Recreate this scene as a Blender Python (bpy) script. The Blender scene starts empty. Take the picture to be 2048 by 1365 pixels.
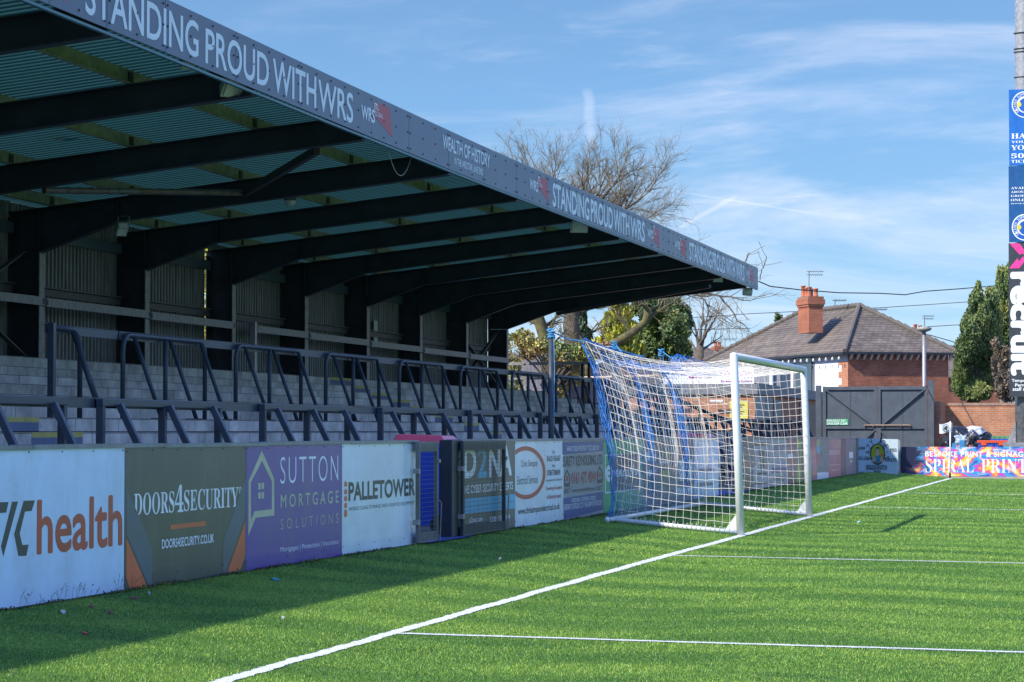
import bpy, bmesh, math, random
import numpy as np
from mathutils import Vector, Matrix
random.seed(7); rng = np.random.default_rng(7)
S = bpy.context.scene
# ---------------------------------------------------------------- camera
F, CX, CY, H, HY, VX = 5000.0, 1024.0, 682.5, 1.45, 862.0, 2250.0   # measured on the 2048 px photograph
pitch = math.atan((HY-CY)/F); yaw = math.atan((VX-CX)*math.cos(pitch)/F)
fw = Vector((-math.sin(yaw)*math.cos(pitch), math.cos(yaw)*math.cos(pitch), math.sin(pitch)))
rt = Vector((math.cos(yaw), math.sin(yaw), 0)); up = rt.cross(fw)
CAM = Vector((0, 0, H))
cd = bpy.data.cameras.new('camera'); cam = bpy.data.objects.new('camera', cd); S.collection.objects.link(cam)
cd.sensor_width = 36; cd.lens = F/2048*36; cd.clip_start = .1; cd.clip_end = 3000
cam.matrix_world = Matrix(((rt.x, up.x, -fw.x, 0), (rt.y, up.y, -fw.y, 0), (rt.z, up.z, -fw.z, H), (0, 0, 0, 1)))
S.camera = cam
S.view_settings.view_transform = 'Standard'; S.view_settings.look = 'None'; S.view_settings.gamma = 1
S.view_settings.exposure = 0.95
# ---------------------------------------------------------------- sky and sun
SKX, SKY = .74, .86                                     # shadow of a 1 m post on the ground
sun_el = math.atan(1/math.hypot(SKX, SKY)); sun_az = math.atan2(-SKX, -SKY)   # azimuth from +Y towards +X
W = bpy.data.worlds.new('World'); S.world = W; W.use_nodes = True
nt = W.node_tree; N = nt.nodes; L = nt.links
bg = N['Background']; bg.inputs[1].default_value = .15
tc = N.new('ShaderNodeTexCoord'); sky = N.new('ShaderNodeTexSky'); sky.sky_type = 'NISHITA'; sky.sun_disc = False
sky.sun_elevation = sun_el; sky.sun_rotation = sun_az; sky.air_density = 1.0; sky.dust_density = .25; sky.ozone_density = 4.0
sep = N.new('ShaderNodeSeparateXYZ'); L.new(tc.outputs['Generated'], sep.inputs[0])
mz = N.new('ShaderNodeMath'); mz.operation = 'MULTIPLY_ADD'; L.new(sep.outputs[2], mz.inputs[0]); mz.inputs[1].default_value = 1.35; mz.inputs[2].default_value = .085
cmb = N.new('ShaderNodeCombineXYZ'); L.new(sep.outputs[0], cmb.inputs[0]); L.new(sep.outputs[1], cmb.inputs[1]); L.new(mz.outputs[0], cmb.inputs[2])
nrm = N.new('ShaderNodeVectorMath'); nrm.operation = 'NORMALIZE'; L.new(cmb.outputs[0], nrm.inputs[0]); L.new(nrm.outputs[0], sky.inputs[0])
def wn(scale, sx, sy, sz, lo, hi, det=6, rough=.62, dist=.6, off=0):
    m = N.new('ShaderNodeMapping'); m.inputs['Scale'].default_value = (sx, sy, sz); m.inputs['Location'].default_value = (off, off*.3, off*.7)
    L.new(tc.outputs['Generated'], m.inputs[0])
    n = N.new('ShaderNodeTexNoise'); n.inputs['Scale'].default_value = scale; n.inputs['Detail'].default_value = det
    n.inputs['Roughness'].default_value = rough; n.inputs['Distortion'].default_value = dist; L.new(m.outputs[0], n.inputs[0])
    r = N.new('ShaderNodeMapRange'); r.interpolation_type = 'SMOOTHSTEP'; r.inputs[1].default_value = lo; r.inputs[2].default_value = hi
    L.new(n.outputs[0], r.inputs[0]); return r.outputs[0]
def wmath(op, a, b):
    m = N.new('ShaderNodeMath'); m.operation = op
    for i, v in enumerate((a, b)):
        if hasattr(v, 'links'): L.new(v, m.inputs[i])
        else: m.inputs[i].default_value = v
    return m.outputs[0]
c1 = wn(4, 1, 1, 5, .42, .72, off=3.1); c2 = wn(16, 1, 1, 6, .5, .85, off=1.3); c3 = wn(2.2, 1, 1, 4, .42, .7, off=5.0)
cl = wmath('ADD', wmath('MULTIPLY', c1, .6), wmath('MULTIPLY', wmath('MULTIPLY', c2, c3), .6))
def contrail(pa, pb, w, amt):
    # a vapour trail as a band of sky directions between two directions
    a = ray(*pa).normalized(); b = ray(*pb).normalized(); n = a.cross(b).normalized(); mid = (a+b).normalized(); hl = (a-b).length/2
    d = N.new('ShaderNodeVectorMath'); d.operation = 'DOT_PRODUCT'; L.new(tc.outputs['Generated'], d.inputs[0]); d.inputs[1].default_value = n
    ab = wmath('ABSOLUTE', wmath('ADD', d.outputs['Value'], wmath('MULTIPLY', wmath('SUBTRACT', c2, .5), w*.9)), 0)
    r = N.new('ShaderNodeMapRange'); r.interpolation_type = 'SMOOTHSTEP'; r.inputs[1].default_value = w; r.inputs[2].default_value = w*.2; L.new(ab, r.inputs[0])
    t = (b-a).normalized(); d2 = N.new('ShaderNodeVectorMath'); d2.operation = 'DOT_PRODUCT'; L.new(tc.outputs['Generated'], d2.inputs[0]); d2.inputs[1].default_value = t
    al = wmath('ABSOLUTE', wmath('SUBTRACT', d2.outputs['Value'], mid.dot(t)), 0)
    r2 = N.new('ShaderNodeMapRange'); r2.interpolation_type = 'SMOOTHSTEP'; r2.inputs[1].default_value = hl; r2.inputs[2].default_value = hl*.7; L.new(al, r2.inputs[0])
    return wmath('MULTIPLY', wmath('MULTIPLY', r.outputs[0], r2.outputs[0]), amt)
def ray(x, y): return fw + rt*((x-CX)/F) - up*((y-CY)/F)
for t in (contrail((1181, 170), (1190, 300), .0032, .2), contrail((1345, 460), (1480, 385), .0014, .22), contrail((1310, 375), (1650, 430), .0006, .16)):
    cl = wmath('ADD', cl, t)
mx = N.new('ShaderNodeMix'); mx.data_type = 'RGBA'; cc = N.new('ShaderNodeMath'); cc.operation = 'MINIMUM'; L.new(cl, cc.inputs[0]); cc.inputs[1].default_value = .8
L.new(cc.outputs[0], mx.inputs[0]); tn = N.new('ShaderNodeMix'); tn.data_type = 'RGBA'; tn.blend_type = 'MULTIPLY'; tn.inputs[0].default_value = 1; L.new(sky.outputs[0], tn.inputs[6]); tn.inputs[7].default_value = (1,1,1,1)
tz = N.new('ShaderNodeMapRange'); tz.inputs[1].default_value = .17; tz.inputs[2].default_value = .36; L.new(sep.outputs[2], tz.inputs[0])
tm_ = N.new('ShaderNodeMix'); tm_.data_type = 'RGBA'; L.new(tz.outputs[0], tm_.inputs[0]); tm_.inputs[7].default_value = (1.0,1.3,1.85,1); L.new(tm_.outputs[2], tn.inputs[7])  # sky above the view tinted brighter and bluer, added as fill light
tz2 = N.new('ShaderNodeMapRange'); tz2.inputs[1].default_value = .02; tz2.inputs[2].default_value = .13; L.new(sep.outputs[2], tz2.inputs[0])
tl_ = N.new('ShaderNodeMix'); tl_.data_type = 'RGBA'; L.new(tz2.outputs[0], tl_.inputs[0]); tl_.inputs[6].default_value = (.44,.505,.48,1); tl_.inputs[7].default_value = (.50,.585,.60,1); L.new(tl_.outputs[2], tm_.inputs[6]); L.new(tn.outputs[2], mx.inputs[6]); mx.inputs[7].default_value = (3.3, 3.5, 4.1, 1)
L.new(mx.outputs[2], bg.inputs[0])
sd = bpy.data.lights.new('sun', 'SUN'); sun = bpy.data.objects.new('sun', sd); S.collection.objects.link(sun)
sd.energy = 3.6; sd.angle = math.radians(.5); sd.color = (1, .93, .80)
sun.rotation_euler = Vector((SKX, SKY, -1)).to_track_quat('-Z', 'Y').to_euler()
# ---------------------------------------------------------------- helpers
def P(x, y, X=None, Y=None, Z=None):
    """the point of the place seen at photograph pixel (x, y) on the plane X, Y or Z = constant"""
    d = ray(x, y); t = (X-CAM.x)/d.x if X is not None else (Y-CAM.y)/d.y if Y is not None else (Z-CAM.z)/d.z
    return CAM+d*t
def V(*a): return Vector(a)
def tag(o, label=None, cat=None, group=None, kind=None):
    for k, v in (('label', label), ('category', cat), ('group', group), ('kind', kind)):
        if v: o[k] = v
    return o
def thing(name, loc, label, cat, group=None):
    o = bpy.data.objects.new(name, None); S.collection.objects.link(o); o.location = loc; o.empty_display_size = .2
    return tag(o, label, cat, group)
class MB:
    def __init__(s): s.v = []; s.f = []; s.m = []
    def add(s, vs, fs, m=0):
        b = len(s.v); s.v += [tuple(v) for v in vs]; s.f += [tuple(i+b for i in f) for f in fs]; s.m += [m]*len(fs); return s
    def box(s, a, b, m=0):
        x0, y0, z0 = (min(a[i], b[i]) for i in range(3)); x1, y1, z1 = (max(a[i], b[i]) for i in range(3))
        return s.add([(x0,y0,z0),(x1,y0,z0),(x1,y1,z0),(x0,y1,z0),(x0,y0,z1),(x1,y0,z1),(x1,y1,z1),(x0,y1,z1)],
                     [(0,3,2,1),(4,5,6,7),(0,1,5,4),(1,2,6,5),(2,3,7,6),(3,0,4,7)], m)
    def beam(s, a, b, w, h, u=(0,0,1), m=0):
        a = Vector(a); b = Vector(b); d = (b-a).normalized(); u = Vector(u)
        if abs(d.dot(u)) > .98: u = V(0,1,0)
        r = d.cross(u).normalized(); q = r.cross(d).normalized(); vs = []
        for c in (a, b):
            for i, j in ((-1,-1),(1,-1),(1,1),(-1,1)): vs.append(c+r*(i*w/2)+q*(j*h/2))
        return s.add(vs, [(0,1,2,3),(7,6,5,4),(0,4,5,1),(1,5,6,2),(2,6,7,3),(3,7,4,0)], m)
    def tube(s, pts, r, n=8, m=0, cap=True):
        pts = [Vector(p) for p in pts]; k = len(pts); rs = r if isinstance(r, (list, tuple)) else [r]*k
        q = None; vs = []
        for i, p in enumerate(pts):
            d = (pts[min(i+1, k-1)]-pts[max(i-1, 0)])
            d = d.normalized() if d.length > 1e-9 else V(0,0,1)
            if q is None: q = d.orthogonal().normalized()
            else:
                q = q-d*q.dot(d); q = q.normalized() if q.length > 1e-6 else d.orthogonal().normalized()
            w = d.cross(q)
            for j in range(n):
                t = 2*math.pi*j/n; vs.append(p+(q*math.cos(t)+w*math.sin(t))*rs[i])
        fs = [(i*n+j, i*n+(j+1)%n, (i+1)*n+(j+1)%n, (i+1)*n+j) for i in range(k-1) for j in range(n)]
        if cap: fs += [tuple(range(n-1, -1, -1)), tuple(range((k-1)*n, k*n))]
        return s.add(vs, fs, m)
    def prism(s, poly, d, m=0):
        """extrude a planar polygon (3-D points) by vector d"""
        k = len(poly); poly = [Vector(p) for p in poly]; d = Vector(d)
        return s.add(poly+[p+d for p in poly], [tuple(range(k-1, -1, -1)), tuple(range(k, 2*k))]+[(i, (i+1)%k, (i+1)%k+k, i+k) for i in range(k)], m)
    def lathe(s, c, prof, n=16, m=0):
        c = Vector(c); k = len(prof)
        vs = [c+V(r*math.cos(2*math.pi*j/n), r*math.sin(2*math.pi*j/n), z) for r, z in prof for j in range(n)]
        return s.add(vs, [(i*n+j, i*n+(j+1)%n, (i+1)*n+(j+1)%n, (i+1)*n+j) for i in range(k-1) for j in range(n)]+[tuple(range(n-1,-1,-1)), tuple(range((k-1)*n, k*n))], m)
    def build(s, name, mats, parent=None, label=None, smooth=False, bevel=0):
        me = bpy.data.meshes.new(name); base = wloc(parent) if parent else V(0,0,0)
        me.from_pydata([(v[0]-base.x, v[1]-base.y, v[2]-base.z) for v in s.v], [], s.f)
        for mt in (mats if isinstance(mats, (list, tuple)) else [mats]): me.materials.append(mt)
        me.polygons.foreach_set('material_index', s.m)
        if smooth: me.polygons.foreach_set('use_smooth', [True]*len(s.f))
        me.update(); o = bpy.data.objects.new(name, me); S.collection.objects.link(o)
        if parent: o.parent = parent
        if label: o['label'] = label
        if bevel:
            b = o.modifiers.new('b', 'BEVEL'); b.width = bevel; b.segments = 2; b.limit_method = 'ANGLE'
        return o
def wloc(o):
    l = V(0,0,0)
    while o: l += o.location; o = o.parent
    return l
def copy_tree(o, parent=None):
    c = o.copy(); S.collection.objects.link(c); c.parent = parent
    for ch in [x for x in S.objects if x.parent == o]: copy_tree(ch, c)
    return c
# ---------------------------------------------------------------- materials
MATS = {}
def mat(name, col, rough=.6, metal=0, var=.12, vscale=3.0, bump=0, bscale=40, spec=.5, col2=None, lo=.4, hi=.65, stretch=(1,1,1), coat=0, grime=None):
    m = bpy.data.materials.new(name); m.use_nodes = True; t = m.node_tree; b = t.nodes['Principled BSDF']
    co = t.nodes.new('ShaderNodeTexCoord'); mp = t.nodes.new('ShaderNodeMapping'); mp.inputs['Scale'].default_value = stretch
    t.links.new(co.outputs['Object'], mp.inputs[0])
    n = t.nodes.new('ShaderNodeTexNoise'); n.inputs['Scale'].default_value = vscale; n.inputs['Detail'].default_value = 8; n.inputs['Roughness'].default_value = .65
    t.links.new(mp.outputs[0], n.inputs[0])
    r = t.nodes.new('ShaderNodeMapRange'); r.inputs[1].default_value = lo; r.inputs[2].default_value = hi; t.links.new(n.outputs[0], r.inputs[0])
    mx = t.nodes.new('ShaderNodeMix'); mx.data_type = 'RGBA'; t.links.new(r.outputs[0], mx.inputs[0])
    mx.inputs[6].default_value = (*[c*(1-var) for c in col], 1); mx.inputs[7].default_value = (*(col2 or [min(1, c*(1+var)) for c in col]), 1)
    out = mx.outputs[2]
    if grime:   # streaky dirt: (colour, amount, scale)
        g = t.nodes.new('ShaderNodeTexNoise'); g.inputs['Scale'].default_value = grime[2]; g.inputs['Detail'].default_value = 10; g.inputs['Roughness'].default_value = .7
        m2 = t.nodes.new('ShaderNodeMapping'); m2.inputs['Scale'].default_value = (1, 1, .25); t.links.new(co.outputs['Object'], m2.inputs[0]); t.links.new(m2.outputs[0], g.inputs[0])
        r2 = t.nodes.new('ShaderNodeMapRange'); r2.inputs[1].default_value = .5; r2.inputs[2].default_value = .75; r2.inputs[4].default_value = grime[1]; t.links.new(g.outputs[0], r2.inputs[0])
        gm = t.nodes.new('ShaderNodeMix'); gm.data_type = 'RGBA'; t.links.new(r2.outputs[0], gm.inputs[0]); t.links.new(out, gm.inputs[6]); gm.inputs[7].default_value = (*grime[0], 1); out = gm.outputs[2]
    t.links.new(out, b.inputs['Base Color']); b.inputs['Metallic'].default_value = metal
    b.inputs['Specular IOR Level'].default_value = spec; b.inputs['Coat Weight'].default_value = coat
    rr = t.nodes.new('ShaderNodeMapRange'); rr.inputs[3].default_value = max(.05, rough-.1); rr.inputs[4].default_value = min(1, rough+.1); t.links.new(n.outputs[0], rr.inputs[0]); t.links.new(rr.outputs[0], b.inputs['Roughness'])
    if bump:
        n2 = t.nodes.new('ShaderNodeTexNoise'); n2.inputs['Scale'].default_value = bscale; n2.inputs['Detail'].default_value = 6; t.links.new(mp.outputs[0], n2.inputs[0])
        bp = t.nodes.new('ShaderNodeBump'); bp.inputs['Strength'].default_value = bump; bp.inputs['Distance'].default_value = .02
        t.links.new(n2.outputs[0], bp.inputs['Height']); t.links.new(bp.outputs[0], b.inputs['Normal'])
    MATS[name] = m; return m
def brick_mat(name, c1, c2, mortar, bw=.225, bh=.075, ms=.012, axis='y', rot=0, dirt=.25, fac=.5, bump=.4):
    """courses of bricks or blocks; axis: the horizontal direction of the wall"""
    m = bpy.data.materials.new(name); m.use_nodes = True; t = m.node_tree; b = t.nodes['Principled BSDF']; N_ = t.nodes; L_ = t.links
    co = N_.new('ShaderNodeTexCoord'); sp = N_.new('ShaderNodeSeparateXYZ'); cb = N_.new('ShaderNodeCombineXYZ'); L_.new(co.outputs['Object'], sp.inputs[0])
    if axis == 'xy':   # any vertical wall: distance along a rotated axis
        a = N_.new('ShaderNodeVectorMath'); a.operation = 'DOT_PRODUCT'; L_.new(co.outputs['Object'], a.inputs[0]); a.inputs[1].default_value = (math.cos(rot), math.sin(rot), 0); L_.new(a.outputs['Value'], cb.inputs[0])
    else: L_.new(sp.outputs['xyz'.index(axis)], cb.inputs[0])
    L_.new(sp.outputs[2], cb.inputs[1])
    br = N_.new('ShaderNodeTexBrick'); L_.new(cb.outputs[0], br.inputs[0]); br.inputs['Scale'].default_value = 1; br.inputs['Brick Width'].default_value = bw; br.inputs['Row Height'].default_value = bh
    br.inputs['Mortar Size'].default_value = ms; br.inputs['Mortar Smooth'].default_value = .3; br.inputs['Bias'].default_value = 0
    for i, c in enumerate((c1, c2, mortar)): br.inputs[i+1].default_value = (*c, 1)
    n = N_.new('ShaderNodeTexNoise'); n.inputs['Scale'].default_value = 1.6; n.inputs['Detail'].default_value = 10; n.inputs['Roughness'].default_value = .7; L_.new(co.outputs['Object'], n.inputs[0])
    r = N_.new('ShaderNodeMapRange'); r.inputs[1].default_value = .35; r.inputs[2].default_value = .7; r.inputs[3].default_value = 1-dirt; r.inputs[4].default_value = 1+dirt*.5; L_.new(n.outputs[0], r.inputs[0])
    mu = N_.new('ShaderNodeMix'); mu.data_type = 'RGBA'; mu.blend_type = 'MULTIPLY'; mu.inputs[0].default_value = 1; L_.new(br.outputs['Color'], mu.inputs[6]); L_.new(r.outputs[0], mu.inputs[7])
    L_.new(mu.outputs[2], b.inputs['Base Color']); b.inputs['Roughness'].default_value = .85
    bp = N_.new('ShaderNodeBump'); bp.inputs['Strength'].default_value = bump; bp.inputs['Distance'].default_value = .01; bp.invert = True; L_.new(br.outputs['Fac'], bp.inputs['Height']); L_.new(bp.outputs[0], b.inputs['Normal'])
    return m
M_steel = mat('dark_painted_steel', (.018,.024,.034), .5, 0, .3, 2, bump=.05)
M_barrier = mat('slate_blue_barrier_paint', (.038,.050,.066), .42, 0, .18, 6, spec=.35, grime=((.10,.09,.08), .35, 9))
M_galv = mat('galvanised_steel', (.34,.33,.32), .45, .55, .2, 14, grime=((.2,.17,.14), .5, 5))
M_rail = mat('weathered_rail', (.27,.245,.225), .55, .3, .25, 9)
M_purlin = mat('dusty_olive_purlin', (.25,.26,.17), .75, 0, .25, 5, grime=((.14,.12,.08), .5, 3))
M_roof = mat('green_roof_sheet', (.045,.125,.115), .5, 0, .2, 1.2, stretch=(1,3,1))
M_clad = mat('grey_brown_cladding', (.205,.19,.18), .5, 0, .3, 2.5, stretch=(1,4,.4), grime=((.10,.095,.09), .6, 3))
M_white = mat('white_powder_coat', (.66,.67,.66), .35, 0, .04, 8, coat=.2, grime=((.55,.52,.48), .25, 6))
M_fascia = mat('slate_fascia_panel', (.09,.115,.175), .38, 0, .1, 1.5, grime=((.12,.12,.14), .3, 2))
M_fletter = mat('pale_fascia_lettering', (.78,.82,.86), .5, 0, .03)
M_fred = mat('faded_red_vinyl', (.50,.085,.10), .5, 0, .1)
M_stud = mat('black_fixing', (.01,.01,.012), .5)
M_conc = brick_mat('concrete_terrace_block', (.52,.47,.395), (.60,.545,.46), (.26,.235,.20), bw=1.35, bh=5, ms=.014, axis='y', dirt=.5)
M_tread = mat('concrete_tread', (.42,.40,.36), .9, 0, .2, 3, bump=.3, bscale=30)
M_black = mat('black_plastic', (.012,.012,.014), .4)
M_cap = mat('aluminium_cap_rail', (.17,.19,.225), .35, .3, .25, 4)
_c = {}
def M(name, col, rough=.45, **k):
    if name not in _c: _c[name] = mat(name, col, rough, **k)
    return _c[name]
BOARD = dict(var=.06, vscale=2.5, coat=.1, grime=((.22,.21,.19), .28, 2.2))
# ---------------------------------------------------------------- ground
def gz(X, Y=0):
    if X < -7.35: return .2
    if X < -5.15: return .2*(-5.15-X)/2.2
    return max(-.16, -.01*(X+5.15))
def strip_sheet(name, xs, ys, m, dz=0, kind='structure'):
    b = MB(); nx = len(xs); vs = [(x, y, gz(x)+dz) for y in ys for x in xs]
    fs = [(j*nx+i, j*nx+i+1, (j+1)*nx+i+1, (j+1)*nx+i) for j in range(len(ys)-1) for i in range(nx-1)]
    return tag(b.add(vs, fs).build(name, m), kind=kind)
M_ground = mat('tarmac_and_soil', (.11,.10,.09), .95, 0, .3, .5, bump=.5, bscale=12)
strip_sheet('ground', [-1500, -7.35, -5.15, 10.85, 1500], [-300, 0, 78.3, 2500], M_ground, -.03)
gm = bpy.data.materials.new('artificial_turf'); gm.use_nodes = True; t = gm.node_tree; b = t.nodes['Principled BSDF']
co = t.nodes.new('ShaderNodeTexCoord')
def gn(scale, st, det=4):
    mp = t.nodes.new('ShaderNodeMapping'); mp.inputs['Scale'].default_value = st; t.links.new(co.outputs['Object'], mp.inputs[0])
    n = t.nodes.new('ShaderNodeTexNoise'); n.inputs['Scale'].default_value = scale; n.inputs['Detail'].default_value = det; n.inputs['Roughness'].default_value = .7; t.links.new(mp.outputs[0], n.inputs[0]); return n.outputs[0]
def gmix(f, a, b_, lo, hi):
    r = t.nodes.new('ShaderNodeMapRange'); r.inputs[1].default_value = lo; r.inputs[2].default_value = hi; t.links.new(f, r.inputs[0])
    m = t.nodes.new('ShaderNodeMix'); m.data_type = 'RGBA'; t.links.new(r.outputs[0], m.inputs[0])
    for i, v in ((6, a), (7, b_)):
        if isinstance(v, tuple): m.inputs[i].default_value = (*v, 1)
        else: t.links.new(v, m.inputs[i])
    return m.outputs[2]
fine = gn(55, (1,1,1), 6); nap = gn(1.1, (.45,1.6,1), 5); wide = gn(.28, (.6,1,1), 3)
dark = gmix(fine, (.032,.095,.012), (.14,.27,.03), .38, .66)
lite = gmix(fine, (.055,.14,.016), (.22,.37,.045), .36, .64)
t.links.new(gmix(wide, gmix(nap, dark, lite, .35, .68), lite, .4, .75), b.inputs['Base Color']); b.inputs['Roughness'].default_value = .85; b.inputs['Specular IOR Level'].default_value = .15
bp = t.nodes.new('ShaderNodeBump'); bp.inputs['Strength'].default_value = 1; bp.inputs['Distance'].default_value = .03; t.links.new(fine, bp.inputs['Height']); t.links.new(bp.outputs[0], b.inputs['Normal'])
strip_sheet('turf', [-7.585, -7.35, -5.15, 10.85, 120], [-20, 20, 40, 78.2], gm, 0)
# painted markings: lines with a fibrous edge
M_line = mat('white_turf_line', (.60,.61,.59), .8, 0, .15, 30, bump=.4, bscale=60, grime=((.4,.45,.35), .35, 20))
def line(name, x0, y0, x1, y1, w, label):
    b = MB(); n = int(max(abs(x1-x0), abs(y1-y0))/.06)+2; vs = []; d = Vector((x1-x0, y1-y0)).normalized(); p = Vector((-d.y, d.x))
    for i in range(n):
        f = i/(n-1); wob = .008*math.sin(f*37)+.005*math.sin(f*91+1)
        for s in (-1, 1):
            q = Vector((x0+(x1-x0)*f, y0+(y1-y0)*f))+p*(wob+s*(w/2+random.uniform(-.012, .012))); vs.append((q.x, q.y, gz(q.x)+.006))
    b.add(vs, [(2*i, 2*i+1, 2*i+3, 2*i+2) for i in range(n-1)][::1])
    return tag(b.build(name, M_line), label, kind='structure')
LY = [P(790,1268,Z=0).y, P(1344.5,1112.2,Z=0).y, P(1700.6,1014.9,Z=0).y, P(1809,986.6,Z=0).y]
_g0 = P(440,1365,Z=0)
line('goal_line', -5.15, 26, -5.15, 76.9, .11, 'long white goal line painted across the turf')
line('goal_line', _g0.x+(_g0.x+5.15)*.15, _g0.y-1.7, -5.15, 26.0, .11, 'near stretch of the white goal line leading to the bottom edge')
line('touchline', -5.1, 76.9, 60, 76.9, .11, 'white touchline at the far end of the turf')
for y, l in zip(LY, ('white penalty area line nearest the camera', 'white goal area line just before the near goalpost', 'white goal area line beyond the far goalpost', 'white penalty area line beyond the goal')):
    line('pitch_line', -5.1, y, 12, y+.05, .095, l)
# blades of the artificial turf (one uncountable mass)
def blades():
    bands = [(11.5, 18, 5200), (18, 24, 3600), (24, 32, 2000), (32, 44, 900), (44, 62, 380), (62, 77.5, 220)]; PX, PY = [], []
    for y0, y1, d in bands:
        n = int((y1-y0)*8.9*d); y = rng.uniform(y0, y1, n); x = rng.uniform(-7.58, 1.2, n)
        k = x < -.02*y+1.0; PX.append(x[k]); PY.append(y[k])
    x = np.concatenate(PX); y = np.concatenate(PY); n = len(x)
    z = np.where(x < -7.35, .2, 0)+np.where(x < -7.35, 0, 1)*np.where(x < -5.15, .2*(-5.15-x)/2.2, -.01*(x+5.15))-.002
    far = np.clip(y/20, 1, 3); h = rng.uniform(.008, .02, n)*(far**.4); w = rng.uniform(.0014, .0028, n)*far
    a = rng.uniform(0, 6.283, n); la = rng.uniform(0, 6.283, n)+0*a; ln = rng.uniform(.2, .9, n)*h
    dx, dy = np.cos(a)*w, np.sin(a)*w
    v = np.empty((n, 3, 3)); v[:,0] = np.c_[x-dx, y-dy, z]; v[:,1] = np.c_[x+dx, y+dy, z]; v[:,2] = np.c_[x+np.cos(la)*ln, y+np.sin(la)*ln, z+h]
    me = bpy.data.meshes.new('turf_blades'); me.vertices.add(3*n); me.vertices.foreach_set('co', v.ravel())
    me.loops.add(3*n); me.loops.foreach_set('vertex_index', np.arange(3*n)); me.polygons.add(n); me.polygons.foreach_set('loop_start', np.arange(n)*3)
    mi = rng.integers(0, 4, n); patch = np.sin(x*1.3+y*2.1+2*np.sin(y*.8))+np.sin(x*.7-y*4.3+1.5*np.sin(x*2)); mi = np.where((patch > .5) & (mi == 0), 3, mi); mi = np.where((patch < -.5) & (mi == 3), 0, mi)
    lx = np.where(y < 26, -5.15+(_g0.x+5.15)*(26-y)/(26-_g0.y), -5.15); white = np.abs(x-lx) < .052
    for yy in LY: white |= (np.abs(y-yy) < .042*np.clip(yy/28, 1, 2.2)) & (x > -5.1)
    mi = np.where(white, 4, mi); mi = np.where((mi < 4) & (rng.random(n) < .004), 5, mi)
    for nm, c in (('blade_deep', (.022,.085,.016)), ('blade_mid', (.058,.18,.022)), ('blade_light', (.135,.30,.032)), ('blade_yellow', (.30,.42,.06)), ('blade_white', (.58,.60,.58)), ('blade_dry', (.35,.33,.16))):
        me.materials.append(mat(nm, c, .55, 0, .1, 5))
    me.polygons.foreach_set('material_index', mi.astype(np.int32)); me.update(calc_edges=True)
    o = bpy.data.objects.new('turf_blades', me); S.collection.objects.link(o)
    tag(o, 'short green artificial grass blades covering the near turf', 'grass', kind='stuff')
blades()
# ---------------------------------------------------------------- text
_tc = {}; _td = {}
def bold_mesh(put, txt, bold, space, n, lift):
    """text as flat faces; a heavier weight is built from layers shifted by the stroke growth, each a hair prouder"""
    b0 = min(bold, 0); vs, fs = text_mesh(txt, b0, space); W_, H_ = _td[(txt, b0, space)]; m = MB(); g = max(bold, 0)*1.1
    for j, (dx, dy) in enumerate([(0,0)]+([(g,0),(-g,0),(0,g),(0,-g),(g*.7,g*.7),(-g*.7,g*.7),(g*.7,-g*.7),(-g*.7,-g*.7)] if g else [])):
        m.add([put(x+dx/W_, y+dy/H_)+n*(lift*.06*j) for x, y in vs], fs)
    return m
def text_mesh(s, bold=0, space=1.0):
    bold = min(bold, 0)
    k = (s, bold, space)
    if k in _tc: return _tc[k]
    c = bpy.data.curves.new('t', 'FONT'); c.body = s; c.size = 1; c.resolution_u = 4; c.space_character = space; c.offset = bold; c.fill_mode = 'FRONT'
    o = bpy.data.objects.new('t', c); S.collection.objects.link(o); dg = bpy.context.evaluated_depsgraph_get()
    me = bpy.data.meshes.new_from_object(o.evaluated_get(dg)); bpy.data.objects.remove(o); 
    vs = [v.co.copy() for v in me.vertices]; fs = [tuple(p.vertices) for p in me.polygons]; bpy.data.meshes.remove(me)
    if not vs: vs = [V(0,0,0), V(1,0,0), V(0,1,0)]; fs = [(0,1,2)]
    x0 = min(v.x for v in vs); x1 = max(v.x for v in vs); y0 = min(v.y for v in vs); y1 = max(v.y for v in vs); _td[k] = (x1-x0, y1-y0)
    _tc[k] = ([((v.x-x0)/(x1-x0), (v.y-y0)/(y1-y0)) for v in vs], fs); return _tc[k]
SERIF = {**{chr(65+i): chr(0x1D400+i) for i in range(26)}, **{chr(97+i): chr(0x1D41A+i) for i in range(26)}, **{chr(48+i): chr(0x1D7CE+i) for i in range(10)}}
def serif(s): return ''.join(SERIF.get(c, c) for c in s)
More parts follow.
